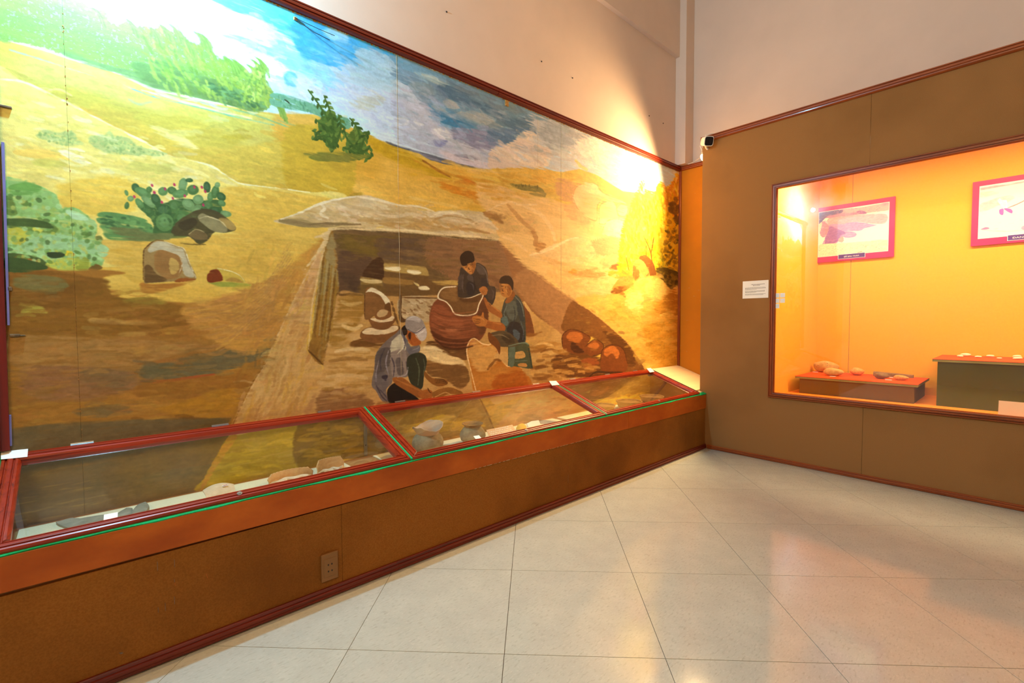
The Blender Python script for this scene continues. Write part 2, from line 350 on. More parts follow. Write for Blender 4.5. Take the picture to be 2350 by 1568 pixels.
def paint_mural():
    c = Canvas(MW, MH, (205, 165, 85), mural_map, 1, 7)
    P, S, E, D = c.P, c.S, c.E, c.D
    # ---- sky
    P([(-60, -200), (700, -200), (1600, 330), (1620, 470), (1480, 450), (1370, 420), (1200, 400), (1000, 390), (700, 300), (500, 290), (-60, 130)], (190, 215, 222), f=4, c2=(205, 210, 210), smooth=False)
    P(K1([(1380, -60), (1860, -10), (2349, 210), (2349, 430), (2200, 430), (2050, 330), (1900, 230), (1700, 110), (1500, 40)]), (95, 185, 222), f=6, rag=.9)
    P(K1([(1560, 230), (1900, 280), (2100, 420), (2000, 480), (1700, 330), (1500, 300)]), (150, 205, 228), f=8, rag=1)
    P(K1([(1580, 95), (1660, 100), (1850, 165), (1740, 170), (1620, 130)]), (205, 225, 230), f=3, rag=.8)
    P(K1([(1150, -20), (1400, 20), (1650, 130), (1850, 260), (1800, 300), (1500, 180), (1200, 60)]), (222, 236, 238), f=8, rag=1.2)
    P(K1([(1450, 250), (1600, 290), (1800, 380), (1900, 470), (1850, 560), (1700, 450), (1500, 330)]), (228, 234, 238), f=7, rag=1)
    E(1955/2.936, 520/2.936, 16, 13, (110, 175, 220), f=3); P(K1([(1920, 540), (1990, 540), (1985, 590), (1950, 595)]), (120, 180, 222), f=4)
    P(K1([(2000, 430), (2200, 450), (2349, 560), (2349, 640), (2200, 620), (2080, 520)]), (150, 200, 225), f=6, rag=1)
    P(K2([(-60, 90), (300, 215), (605, 350), (605, 440), (480, 360), (330, 340), (380, 400), (405, 475), (250, 440), (100, 430), (-60, 330)]), (72, 165, 208), f=4, rag=.8)
    P(K2([(130, 190), (250, 200), (300, 280), (200, 270), (120, 220)]), (150, 198, 212), f=3, rag=1)
    P(K2([(330, 345), (430, 330), (560, 385), (600, 430), (470, 440), (380, 405)]), (165, 196, 206), f=3, rag=1)
    P(K2([(340, 410), (560, 440), (604, 470), (604, 640), (450, 640), (300, 560), (150, 500), (250, 450)]), (168, 195, 205), f=7, rag=1, c2=(180, 200, 205))
    P(K2([(200, 560), (420, 600), (600, 640), (600, 880), (420, 860), (260, 740), (160, 620)]), (196, 203, 214), f=8, rag=1)
    P(K2([(290, 700), (430, 650), (530, 660), (520, 700), (400, 750)]), (190, 188, 165), f=5, rag=1, a=.8)
    P(K2([(605, 355), (900, 480), (1300, 620), (1650, 785), (1720, 900), (1500, 1000), (1350, 960), (1200, 880), (1050, 880), (900, 780), (760, 640), (605, 560)]), (112, 140, 152), f=5, rag=.9, c2=(125, 150, 165))
    P(K2([(605, 360), (740, 420), (900, 500), (1100, 560), (900, 540), (750, 490), (610, 440)]), (120, 160, 178), f=4, rag=1)
    P(K2([(780, 640), (900, 740), (1020, 800), (1140, 850), (1090, 885), (960, 850), (870, 790)]), (66, 125, 158), f=3, rag=.8)
    P(K2([(890, 570), (1000, 560), (1150, 640), (1290, 720), (1400, 790), (1540, 800), (1560, 880), (1420, 880), (1290, 800), (1150, 730), (1000, 680), (900, 650)]), (86, 112, 128), f=3, rag=.9)
    P(K2([(930, 680), (1010, 690), (1060, 760), (1180, 765), (1290, 830), (1370, 895), (1250, 870), (1130, 810), (1000, 750)]), (168, 166, 156), f=3, rag=1)
    P(K2([(950, 560), (1100, 600), (1300, 680), (1500, 760), (1350, 760), (1150, 680)]), (118, 132, 138), f=4, rag=1)
    P(K2([(730, 480), (830, 500), (980, 560), (900, 570), (800, 530)]), (176, 186, 176), f=3, rag=1)
    P(K2([(700, 560), (820, 560), (890, 640), (800, 640)]), (135, 150, 152), f=3, rag=1)
    P(K2([(605, 560), (760, 660), (900, 800), (1000, 900), (1200, 900), (1350, 980), (1330, 1060), (1250, 1150), (1100, 1130), (900, 1060), (700, 970), (605, 930)]), (176, 176, 186), f=6, rag=1, c2=(192, 186, 190))
    for L in ([(610, 800), (680, 790), (700, 840), (620, 850)], [(730, 810), (800, 830), (770, 860)], [(860, 880), (940, 870), (970, 930), (880, 930)]): P(K2(L), (218, 210, 204), f=3, rag=1)
    P(K2([(990, 860), (1200, 880), (1300, 980), (1200, 1010), (1030, 960)]), (140, 136, 158), f=5, rag=1)
    P(K2([(820, 955), (960, 945), (920, 985), (850, 975)]), (138, 140, 172), f=2.5, rag=1)
    P(K2([(900, 1010), (1200, 1090), (1500, 1130), (1250, 1145), (1000, 1090)]), (205, 186, 186), f=4, rag=1)
    P(K2([(1000, 1040), (1130, 1050), (1200, 1080), (1060, 1070)]), (140, 132, 145), f=3, rag=1)
    P(K2([(1500, 800), (1700, 810), (1950, 920), (2200, 1000), (2349, 1060), (2349, 1300), (1700, 1160), (1500, 1150), (1540, 960)]), (205, 190, 176), f=8, rag=1, c2=(190, 182, 176))
    P(K2([(1230, 880), (1480, 860), (1560, 890), (1440, 970), (1320, 970)]), (92, 118, 142), f=3, rag=.9)
    P(K2([(1250, 1010), (1330, 985), (1410, 945), (1470, 885), (1540, 890), (1590, 980), (1650, 1000), (1640, 1110), (1450, 1150), (1250, 1140)]), (226, 198, 170), f=3, rag=.9, c2=(214, 186, 165))
    P(K2([(1570, 870), (1700, 830), (1820, 880), (1950, 930), (1880, 960), (1700, 1000), (1610, 960)]), (160, 158, 156), f=5, rag=1)
    P(K2([(1850, 930), (2000, 960), (2100, 1050), (2000, 1100), (1850, 1060)]), (228, 200, 178), f=6, rag=1)
    P(K5([(1040, 110), (1195, 200), (1195, 330), (1130, 340), (1050, 300), (980, 250), (960, 150)]), (196, 186, 160), f=5, rag=1, c2=(180, 180, 168))
    D(K2([(620, 480), (1600, 850), (1600, 1100), (1250, 1110), (620, 800)]), 150, 26, 5, [(190, 190, 192), (120, 145, 160), (205, 195, 190), (100, 130, 150), (170, 165, 175)], ang=(5, 45), f=2, a=.35, rag=1)
    D(K1([(1500, 120), (2349, 300), (2349, 560), (1800, 500)]), 60, 30, 7, [(225, 235, 240), (110, 185, 225), (170, 210, 228)], ang=(10, 40), f=3, a=.4, rag=1)
    # ---- mountain and dunes
    P(K2([(540, 955), (640, 985), (760, 1020), (900, 1060), (1050, 1105), (1230, 1145), (1150, 1150), (950, 1120), (780, 1085), (620, 1010)]), (82, 84, 96), f=1.5, rag=.5)
    P(K2([(700, 1010), (850, 1055), (1050, 1110), (940, 1100), (780, 1060)]), (128, 124, 132), f=1.5, rag=1)
    P([(-80, 80), (60, 100), (160, 132), (310, 180), (440, 225), (560, 250), (640, 262), (720, 262), (800, 290), (850, 312), (900, 335), (960, 352), (1000, 375), (1100, 388), (1200, 387), (1290, 395), (1330, 388), (1370, 402), (1430, 440), (1600, 450), (1600, 1100), (-80, 1200)], (216, 172, 70), f=1.2, rag=.3, smooth=False)
    P([(-80, 90), (60, 102), (160, 134), (310, 182), (440, 227), (640, 268), (700, 300), (650, 420), (560, 410), (380, 350), (200, 250), (-80, 180)], (208, 188, 92), f=5, c2=(200, 176, 72))
    P([(640, 262), (800, 295), (900, 340), (1000, 400), (1150, 430), (1250, 440), (1100, 480), (850, 470), (700, 430), (640, 350)], (222, 170, 72), f=8, c2=(212, 158, 55))
    P(K2([(430, 915), (540, 960), (700, 1030), (800, 1080), (1000, 1200), (850, 1180), (640, 1100), (450, 1000)]), (196, 150, 30), f=5, rag=.8)
    P(K2([(800, 1080), (1000, 1110), (1250, 1145), (1500, 1130), (1700, 1160), (1650, 1240), (1300, 1200), (1050, 1190), (900, 1150)]), (222, 168, 66), f=4, rag=1)
    S(K2([(790, 1080), (900, 1150), (990, 1200)]), 5, (150, 95, 30), f=1.2)
    P(K2([(900, 1230), (1000, 1250), (1200, 1320), (1250, 1350), (1150, 1350), (980, 1290)]), (206, 128, 32), f=4, rag=1)
    P(K2([(1020, 1190), (1100, 1210), (1160, 1250), (1080, 1240)]), (202, 120, 30), f=3, rag=1)
    P(K2([(-60, 1100), (200, 1120), (300, 1240), (250, 1320), (100, 1400), (-60, 1450)]), (200, 168, 52), f=7, rag=1)
    P(K2([(200, 1130), (350, 1230), (560, 1320), (520, 1350), (330, 1290)]), (226, 182, 84), f=4, rag=1, a=.8)
    P(K2([(110, 1290), (200, 1270), (300, 1310), (380, 1300), (350, 1330), (200, 1310)]), (176, 140, 50), f=3, rag=1)
    P(K1([(1080, 740), (1250, 735), (1600, 800), (1780, 870), (1600, 870), (1400, 840), (1250, 775)]), (204, 186, 84), f=4, rag=.6)
    P(K1([(600, 690), (900, 790), (1150, 940), (1500, 1010), (1940, 960), (1950, 1265), (1650, 1235), (1500, 1160), (1350, 1095), (1130, 1040), (900, 910), (700, 810)]), (208, 176, 72), f=6, rag=.6)
    P(K1([(1940, 860), (2349, 930), (2349, 1330), (1950, 1270)]), (200, 162, 52), f=5, rag=.6)
    P(K1([(1000, 850), (1150, 880), (1330, 990), (1300, 1010), (1150, 940)]), (230, 205, 120), f=4, rag=1)
    E(1250/2.936, 895/2.936, 42, 8, (212, 192, 100), f=3); E(1595/2.936, 925/2.936, 38, 7, (190, 165, 58), f=2.5)
    S(K1([(-40, 255), (200, 305), (400, 365), (700, 460), (870, 520), (1000, 585), (1250, 645), (1500, 700), (1750, 745)]), 7, (240, 232, 184), f=2, rag=.8)
    S(K1([(60, 335), (200, 380), (400, 440), (650, 520)]), 3, (150, 190, 160), f=1.5, a=.6, rag=1)
    S(K1([(820, 565), (1000, 640), (1300, 715), (1600, 790), (1850, 845)]), 2.6, (130, 178, 140), f=1, rag=.8)
    S(K1([(1000, 600), (1350, 690), (1700, 770), (1950, 860)]), 3, (150, 175, 110), f=1, rag=1)
    S(K1([(950, 610), (1250, 690), (1500, 755), (1700, 800)]), 5, (228, 222, 150), f=1.5, rag=1)
    # lower dune band
    P(K1([(-60, 520), (150, 550), (350, 640), (500, 715), (700, 820), (900, 920), (1050, 1000), (1130, 1045), (1400, 1110), (1550, 1200), (1640, 1240), (1900, 1270), (2090, 1295), (2349, 1330), (2349, 1700), (-60, 1700)]), (228, 204, 108), f=1.5, rag=.4)
    S(K1([(0, 535), (150, 550), (350, 640), (500, 715), (700, 820), (900, 920), (1050, 1000), (1130, 1045), (1400, 1110), (1550, 1200), (1640, 1240), (1900, 1272), (2090, 1297)]), 4, (240, 224, 164), f=1.5, rag=.9)
    D(K1([(30, 620), (330, 680), (1000, 1030), (1500, 1230), (1500, 1480), (100, 1200)]), 170, 42, 8, [(240, 226, 160), (236, 205, 110), (222, 196, 92), (244, 236, 196), (212, 188, 88)], ang=(2, 22), f=2.5, a=.55, rag=1)
    P(K1([(90, 1020), (200, 1005), (330, 1020), (480, 1070), (330, 1080), (150, 1050)]), (236, 196, 92), f=2, rag=1)
    P(K1([(230, 1090), (330, 1060), (450, 1100), (420, 1125), (250, 1115)]), (206, 190, 90), f=2, rag=1)
    P(K1([(390, 1020), (480, 1025), (620, 1100), (540, 1105)]), (242, 226, 176), f=2, rag=1)
    P(K1([(850, 1150), (900, 1090), (1000, 1110), (1170, 1105), (1150, 1150), (1000, 1200), (1050, 1150)]), (206, 192, 96), f=2.5, rag=1.2)
    P(K1([(450, 1230), (900, 1200), (900, 1420), (640, 1460), (450, 1420), (380, 1300)]), (226, 188, 78), f=6, rag=.8)
    P(K1([(1500, 1270), (2349, 1370), (2349, 1568), (1560, 1560)]), (220, 178, 74), f=6, rag=.7)
    c.brush([(560, 10), (900, 130), (1550, 400), (1340, 385), (1050, 360), (850, 290), (640, 230), (560, 120)], 620, 34, 7, ang=(0, 50), jit=.05, off=9, a=.6)
    c.brush([(-20, 110), (300, 190), (700, 280), (900, 350), (1380, 410), (1380, 470), (1150, 470), (700, 500), (620, 560), (-20, 420)], 620, 40, 6, ang=(0, 26), jit=.045, off=9, a=.6)
    # ---- tree line
    tree = K1([(-80, -80), (400, -100), (640, 60), (700, 60), (760, 150), (820, 160), (860, 110), (900, 190), (960, 170), (1040, 190), (1090, 160), (1130, 210), (1200, 200), (1260, 260), (1340, 300), (1370, 270), (1420, 330), (1470, 390), (1540, 400), (1600, 430), (1650, 480), (1690, 500), (1730, 440), (1780, 440), (1790, 560), (1840, 620), (1840, 690), (1790, 740), (1690, 745), (1500, 690), (1300, 650), (1100, 600), (900, 520), (700, 460), (500, 390), (200, 300), (-80, 240)])
    P(tree, (140, 160, 70), f=3, rag=.7, c2=(124, 150, 70), ns=2)
    P(K1([(400, 340), (700, 430), (900, 480), (1100, 560), (1350, 630), (1600, 700), (1800, 735), (1700, 750), (1500, 695), (1200, 630), (1000, 580), (800, 500), (500, 395)]), (118, 142, 80), f=5, rag=1)
    P(K1([(900, 430), (1100, 420), (1250, 470), (1400, 530), (1560, 560), (1700, 640), (1780, 720), (1690, 748), (1450, 680), (1200, 620), (1000, 560)]), (104, 130, 66), f=6, rag=1.1)
    D(tree[8:29]+K1([(1000, 560)]), 260, 26, 6, [(132, 156, 56), (150, 168, 66), (108, 136, 52), (166, 178, 76)], ang=(35, 80), f=1.2, a=.7, rag=.8)
    for x, y in ((640, 60), (860, 130), (1010, 180), (1085, 165), (1150, 165), (1320, 215), (1350, 225), (1530, 390), (1570, 400), (1700, 400), (1730, 385), (1680, 440), (1830, 620), (1850, 690), (1600, 420), (1240, 260)):
        for k in range(4):
            o = k*14
            S(K1([(x-20+o, y-8+o*.5), (x+25+o, y+30+o), (x+45+o, y+100+o)]), (1, 7, 4), (134, 164, 70) if k % 2 else (112, 146, 60), f=.8, a=.85, rag=.7)
    D(K1([(1640, 480), (1760, 420), (1790, 560), (1830, 640), (1780, 730), (1600, 690), (1560, 560)]), 80, 14, 5, [(170, 190, 80), (140, 170, 70), (110, 145, 70), (190, 205, 100)], ang=(20, 120), f=.8, rag=.8)
    D(K1([(1400, 560), (1640, 620), (1800, 700), (1760, 755), (1500, 690)]), 60, 16, 5, [(84, 120, 70), (70, 105, 60), (110, 145, 85)], ang=(0, 60), f=1, rag=.8)
    P(K1([(1820, 640), (1880, 630), (1960, 650), (2060, 680), (2150, 720), (2230, 770), (2349, 800), (2349, 870), (2200, 820), (2100, 760), (1950, 735), (1830, 710)]), (110, 158, 120), f=1.5, rag=1)
    D(K1([(1840, 640), (2000, 670), (2100, 700), (2349, 810), (2349, 850), (2100, 760), (1900, 720)]), 70, 9, 3, [(90, 140, 110), (130, 176, 130), (80, 128, 84)], ang=(40, 100), f=.8)
    S(K1([(1915, 670), (1935, 682), (1953, 700)]), 3, (50, 62, 40), f=.5)
    # ---- two palms-like shrubs
    def frond(pts, n, l, w, cols):
        p = np.array(K2(pts)); p = c.crm(p, False, 10); d = np.gradient(p, axis=0)
        for i in range(n):
            k = int((i+.5)/n*(len(p)-1)); t = d[k]/(np.linalg.norm(d[k])+1e-9); s_ = 1 if i % 2 else -1
            nrm = np.array([-t[1], t[0]])*s_; ll = l*(.6+.6*np.sin(np.pi*(i+.5)/n)); tip = p[k]+(-t*.75+nrm*.65)*ll
            S([p[k], (p[k]+tip)/2+nrm*ll*.12, tip], (w*1.2, w*1.3, .6), cols[c.rng.integers(len(cols))], f=.5, rag=.4)
        S(p[::6], (w*1.1, w, w*.5), cols[0], f=.5)
    G1 = [(66, 92, 36), (84, 110, 44), (54, 80, 32), (100, 122, 50)]
    P(K2([(120, 780), (190, 760), (230, 850), (220, 950), (190, 1000), (150, 990), (120, 900), (90, 880)]), (74, 100, 40), f=1.5, rag=1.2); P(K2([(300, 900), (360, 860), (400, 950), (400, 1030), (330, 1040), (280, 980)]), (80, 100, 38), f=1.5, rag=1.2)
    for q, n in (([(190, 1010), (180, 880), (130, 760), (20, 605)], 20), ([(190, 1000), (190, 850), (165, 740), (125, 640)], 18), ([(200, 1000), (235, 900), (240, 830), (222, 768)], 12), ([(180, 1000), (140, 930), (90, 900), (45, 880)], 10), ([(170, 960), (120, 920), (70, 930), (50, 945)], 8), ([(185, 900), (140, 850), (100, 830), (70, 800)], 9),
                 ([(360, 1050), (370, 940), (350, 860), (300, 795)], 14), ([(370, 1040), (390, 960), (410, 910), (430, 880)], 10), ([(360, 1040), (320, 980), (280, 930), (262, 860)], 11), ([(370, 1050), (400, 1020), (430, 1000), (435, 980)], 7), ([(340, 1040), (300, 1010), (270, 1000), (255, 990)], 7), ([(360, 1050), (400, 1060), (440, 1050), (462, 1052)], 7)):
        frond(q, n, 14, 5, G1)
    P(K2([(30, 1050), (150, 1020), (300, 1040), (440, 1050), (380, 1070), (300, 1090), (200, 1080), (80, 1090)]), (120, 118, 44), f=2, rag=1.3)
    P(K1([(2050, 1030), (2180, 1040), (2349, 1050), (2349, 1090), (2200, 1080), (2080, 1050)]), (130, 122, 48), f=2, rag=1.3)
    # ---- small distant bushes
    for reg, n in (([(240, 920), (300, 880), (400, 900), (480, 880), (520, 930), (570, 975), (450, 978), (330, 955)], 50), ([(590, 940), (640, 910), (720, 900), (740, 880), (770, 920), (850, 930), (900, 960), (980, 1000), (1130, 1045), (800, 1042), (660, 1005)], 80)):
        P(K1(reg), (176, 184, 110), f=2, rag=1.2, a=.8)
        D(K1(reg), n, 8, 4.5, [(150, 168, 96), (166, 180, 104), (135, 156, 86)], ang=(0, 180), f=.7)
    # ---- prickly pear
    P(K1([(660, 1445), (760, 1430), (900, 1460), (1000, 1500), (1060, 1620), (760, 1620), (680, 1540)]), (96, 138, 76), f=2, rag=1)
    D(K1([(680, 1450), (900, 1465), (1040, 1540), (1000, 1590), (720, 1560)]), 50, 14, 5, [(120, 160, 90), (76, 116, 66), (60, 96, 56)], ang=(0, 40), f=1)
    P(K1([(930, 1390), (1000, 1350), (1100, 1370), (1200, 1340), (1350, 1350), (1480, 1350), (1500, 1420), (1550, 1440), (1480, 1490), (1350, 1500), (1250, 1600), (1050, 1620), (1030, 1500), (960, 1420)]), (66, 98, 52), f=1.5, rag=.8)
    pads = [(852, 1300, 12, 22, -20), (855, 1385, 16, 26, 10), (880, 1340, 22, 20, 0), (915, 1268, 26, 34, -30), (965, 1300, 62, 30, 28), (1005, 1280, 20, 24, 0), (1000, 1360, 60, 24, 40), (1050, 1345, 44, 30, 60), (1098, 1290, 34, 30, 0), (1160, 1285, 34, 26, 20), (1232, 1245, 30, 46, 10), (1275, 1216, 26, 14, 0), (1215, 1305, 56, 30, -10), (1300, 1280, 40, 34, 0), (1335, 1345, 36, 34, 0), (1395, 1262, 24, 38, -10), (1418, 1325, 20, 34, 10), (1450, 1295, 26, 46, 10), (1465, 1246, 20, 18, 0), (1490, 1325, 34, 26, 40), (1495, 1370, 28, 20, 30), (1400, 1390, 34, 40, 0), (1520, 1442, 40, 22, 10), (1450, 1420, 40, 26, 20), (940, 1370, 40, 22, 50), (1175, 1390, 36, 46, -20), (1270, 1380, 50, 34, 40), (1100, 1420, 60, 46, 20), (1110, 1500, 60, 60, 0), (1230, 1470, 60, 50, 0), (1330, 1430, 40, 50, 10)]
    for i, (x, y, rx, ry, ro) in enumerate(pads):
        g = [(92, 128, 70), (78, 112, 58), (112, 142, 86), (60, 92, 50)][i % 4]
        E(x/2.936, y/2.936, rx/2.936, ry/2.936, g, rot=ro, f=.7, rag=.4)
        E(x/2.936-1, y/2.936-1.5, rx/5.2, ry/5.2, tuple(min(255, v+22) for v in g), rot=ro, f=1.2, a=.6)
    D(K1([(960, 1400), (1400, 1390), (1450, 1500), (1260, 1560), (1060, 1560)]), 60, 9, 5, [(56, 86, 46), (84, 120, 66), (100, 130, 66)], ang=(30, 150), f=.8)
    for x, y in ((905, 1325), (1025, 1250), (1040, 1298), (1090, 1362), (1112, 1272), (1165, 1338), (1245, 1320), (1310, 1260), (1383, 1290), (1370, 1382), (1175, 1245), (1360, 1262)):
        E(x/2.936, y/2.936, 2.6, 4, (176, 56, 88), rot=-20, f=.5); E(x/2.936+.6, y/2.936+1.5, 1.2, 1.6, (205, 70, 60), f=.4)
    # ---- left bush
    lb = [(10, 425), (35, 410), (70, 420), (105, 433), (130, 450), (140, 478), (172, 478), (205, 498), (222, 525), (220, 548), (252, 572), (238, 600), (232, 612), (200, 620), (150, 626), (110, 615), (92, 600), (10, 620)]
    P(lb, (146, 184, 104), f=1.8, rag=.9, c2=(160, 200, 130))
    D(lb, 230, 11, 8, [(156, 196, 118), (130, 172, 92), (172, 206, 140), (120, 160, 80), (160, 180, 80)], ang=(0, 180), f=1, a=.8, rag=.8)
    for L in ([(130, 1355), (182, 1350), (186, 1388), (150, 1382)], [(38, 1350), (80, 1335), (115, 1440), (60, 1450), (38, 1420)], [(80, 1490), (200, 1500), (330, 1500), (390, 1545), (350, 1580), (200, 1560), (100, 1530)]): P(K1(L), (104, 128, 58), f=1.2, rag=.8)
    for L, g in (([(60, 60), (150, 70), (200, 110), (160, 180), (80, 175), (50, 140)], (196, 190, 70)), ([(50, 240), (200, 255), (300, 290), (330, 335), (250, 355), (110, 352), (45, 330)], (74, 92, 46)), ([(320, 245), (400, 232), (435, 258), (350, 275)], (62, 78, 40)), ([(640, 130), (680, 118), (695, 165), (660, 160)], (110, 120, 60)), ([(560, 0), (640, 20), (650, 90), (600, 60)], (160, 190, 120)), ([(300, 322), (345, 285), (450, 270), (550, 285), (605, 312), (580, 350), (430, 372), (340, 350)], (186, 186, 76)), ([(500, 280), (540, 262), (600, 280), (590, 345), (520, 345)], (150, 160, 60)), ([(140, 190), (250, 130), (400, 112), (560, 150), (700, 200), (690, 240), (500, 232), (350, 205), (200, 240)], (158, 196, 136)), ([(430, 225), (480, 222), (490, 255), (450, 258)], (222, 190, 50)), ([(220, 70), (270, 62), (285, 95), (240, 105)], (200, 196, 80)), ([(600, 350), (640, 310), (690, 335), (650, 355)], (120, 92, 40))):
        P(K3(L), g, f=1.3, rag=.9)
    D(K3([(100, 30), (600, 40), (700, 220), (600, 330), (350, 340), (100, 250)]), 120, 8, 6, [(168, 204, 140), (120, 150, 70), (186, 190, 80), (140, 180, 110)], ang=(0, 180), f=.8, a=.8)
    # ---- ground around the rocks
    P(K3([(680, 150), (1000, 150), (1600, 90), (2200, 60), (2190, 160), (1990, 560), (1500, 570), (1100, 570), (830, 530), (680, 420), (840, 375), (700, 290)]), (216, 172, 74), f=4, rag=.8, c2=(222, 182, 84))
    D(K3([(700, 180), (2100, 120), (1950, 480), (1200, 550), (720, 420)]), 130, 40, 6, [(226, 190, 90), (206, 160, 60), (214, 176, 70), (196, 160, 70)], ang=(-8, 15), f=2, a=.5, rag=1)
    P(K3([(1160, 120), (1180, 40), (1300, -40), (1400, -60), (1500, -20), (1590, 70), (1520, 100), (1450, 95), (1400, 150), (1340, 175), (1270, 125)]), (78, 70, 40), f=1.2, rag=.6)
    P(K3([(750, 60), (900, 70), (1010, 100), (1160, 110), (1100, 150), (900, 150), (780, 110)]), (110, 116, 66), f=3, rag=1.2)
    for L, g in (([(1335, 10), (1360, -30), (1410, -10), (1480, 20), (1530, 70), (1520, 96), (1440, 90)], (140, 128, 86)), ([(1470, 5), (1540, 10), (1592, 66), (1560, 86), (1520, 60)], (166, 136, 74)), ([(1270, 112), (1322, 78), (1375, 95), (1402, 140), (1340, 150), (1300, 140)], (112, 92, 56)), ([(1200, 40), (1300, 0), (1330, 40), (1250, 90)], (64, 56, 34))): P(K3(L), g, f=.8, rag=.5)
    S(K3([(1340, 5), (1400, -8), (1490, 25), (1530, 70)]), 2, (200, 180, 130), f=.5); S(K3([(1270, 112), (1322, 78), (1380, 98)]), 2, (196, 176, 120), f=.5)
    S(K3([(1210, 172), (1300, 180), (1390, 178)]), 3, (90, 70, 30), f=.8)
    # boulder
    P(K3([(940, 480), (960, 440), (1050, 450), (1320, 425), (1180, 470), (1080, 500), (980, 505)]), (170, 112, 44), f=2.5, rag=.9)
    bo = K3([(968, 240), (985, 200), (1045, 155), (1100, 155), (1190, 190), (1240, 212), (1275, 300), (1322, 412), (1220, 425), (1120, 432), (1000, 440), (970, 425)])
    P(bo, (160, 128, 74), f=.8, rag=.3)
    P(K3([(1040, 162), (1100, 160), (1190, 196), (1236, 215), (1270, 310), (1310, 395), (1250, 390), (1225, 330), (1215, 270), (1120, 245), (1080, 215), (1010, 232), (1000, 205)]), (192, 178, 142), f=1, rag=.7)
    P(K3([(1040, 260), (1080, 215), (1150, 235), (1215, 270), (1225, 350), (1200, 400), (1120, 410), (1050, 350)]), (156, 112, 60), f=1.5, rag=.8)
    P(K3([(1150, 270), (1200, 300), (1205, 350), (1160, 380), (1140, 330)]), (196, 158, 84), f=1.5, rag=.8)
    P(K3([(975, 330), (1010, 320), (1060, 380), (1130, 420), (1000, 438), (975, 425)]), (104, 76, 40), f=1.2, rag=.7)
    P(K3([(1220, 405), (1320, 412), (1290, 425), (1180, 432)]), (150, 84, 34), f=.8)
    S(K3([(966, 420), (967, 240), (985, 200), (1045, 153), (1110, 153)]), 2.4, (84, 52, 24), f=.5); S(K3([(1100, 155), (1190, 190), (1242, 212), (1275, 300), (1322, 408)]), 1.6, (232, 220, 190), f=.4)
    S(K3([(1215, 270), (1226, 320), (1200, 390)]), 2, (225, 205, 160), f=.5)
    # half buried stone
    P(K3([(1400, 430), (1500, 430), (1640, 440), (1700, 455), (1540, 465), (1430, 450)]), (150, 150, 60), f=2, rag=.8)
    P(K3([(1395, 405), (1412, 360), (1460, 340), (1560, 362), (1620, 392), (1650, 436), (1500, 430), (1412, 436)]), (200, 168, 70), f=.8, rag=.3)
    P(K3([(1395, 405), (1415, 360), (1462, 345), (1490, 380), (1500, 420), (1460, 430), (1412, 436)]), (122, 54, 22), f=.8, rag=.6)
    P(K3([(1520, 425), (1570, 402), (1640, 436)]), (176, 136, 60), f=.8); S(K3([(1462, 340), (1560, 362), (1622, 394), (1650, 436)]), 1.6, (226, 208, 150), f=.4)
    # ---- brown foreground
    P(K3([(30, 340), (400, 360), (620, 350), (845, 372), (690, 400), (720, 480), (830, 500), (830, 545), (1300, 575), (1700, 600), (1980, 560), (2000, 700), (1900, 760), (1800, 960), (1700, 1110), (1560, 1400), (1480, 1640), (0, 1640)]), (152, 104, 46), f=2.5, rag=.7, c2=(160, 108, 42))
    P(K3([(40, 380), (690, 410), (720, 480), (830, 540), (1200, 590), (1290, 660), (1250, 720), (900, 760), (700, 820), (400, 850), (70, 800)]), (126, 84, 30), f=4, rag=.9, c2=(136, 92, 32))
    P(K3([(110, 400), (300, 390), (450, 430), (420, 490), (250, 490), (100, 460)]), (118, 106, 58), f=3, rag=1.2)
    P(K3([(90, 805), (400, 800), (1000, 830), (1500, 860), (1200, 920), (900, 1000), (500, 1015), (100, 1000)]), (166, 120, 62), f=4, rag=1)
    P(K3([(140, 1020), (500, 1010), (900, 1040), (860, 1180), (400, 1240), (180, 1180)]), (146, 100, 60), f=5, rag=1.1)
    P(K3([(930, 1062), (980, 995), (1200, 950), (1500, 885), (1800, 870), (1760, 940), (1500, 1040), (1200, 1082), (1000, 1088)]), (108, 94, 62), f=3, rag=1)
    P(K3([(560, 1020), (900, 1040), (860, 1130), (600, 1140)]), (122, 96, 60), f=4, rag=1.2, a=.7)
    S(K3([(940, 1105), (1150, 1096), (1450, 1055)]), 7, (158, 78, 38), f=1.5, rag=.8)
    P(K3([(980, 1110), (1450, 1065), (1650, 1050), (1640, 1150), (1300, 1220), (900, 1200)]), (150, 98, 36), f=4, rag=1)
    P(K3([(1050, 1290), (1250, 1240), (1450, 1170), (1600, 1160), (1560, 1330), (1300, 1340)]), (174, 118, 34), f=5, rag=1.1)
    P(K3([(250, 1440), (600, 1400), (900, 1380), (1300, 1350), (1560, 1400), (1500, 1490), (900, 1540), (300, 1580)]), (108, 68, 22), f=4, rag=1)
    P(K3([(500, 1300), (700, 1270), (900, 1290), (800, 1340), (560, 1340)]), (122, 96, 56), f=4, rag=1.2)
    P(K3([(140, 640), (150, 612), (210, 595), (290, 602), (322, 648), (230, 640)]), (176, 162, 66), f=1.2, rag=1)
    P(K3([(620, 680), (800, 690), (1060, 705), (900, 720), (620, 705)]), (172, 130, 66), f=2, rag=1)
    P(K3([(800, 780), (960, 770), (970, 790), (820, 800)]), (164, 122, 56), f=2, rag=1.3)
    P(K3([(820, 555), (1000, 540), (1120, 550), (1100, 580), (900, 580)]), (150, 122, 46), f=3, rag=1)
    P(K3([(1260, 1390), (1350, 1380), (1370, 1400), (1270, 1405)]), (190, 130, 40), f=1.5, rag=1)
    D(K3([(80, 500), (1300, 620), (1500, 860), (1600, 1100), (1480, 1450), (100, 1500)]), 320, 60, 5, [(172, 122, 56), (130, 86, 32), (150, 104, 46), (116, 76, 26), (160, 100, 50), (184, 130, 60)], ang=(-9, 3), f=1.6, a=.35, rag=1.2)
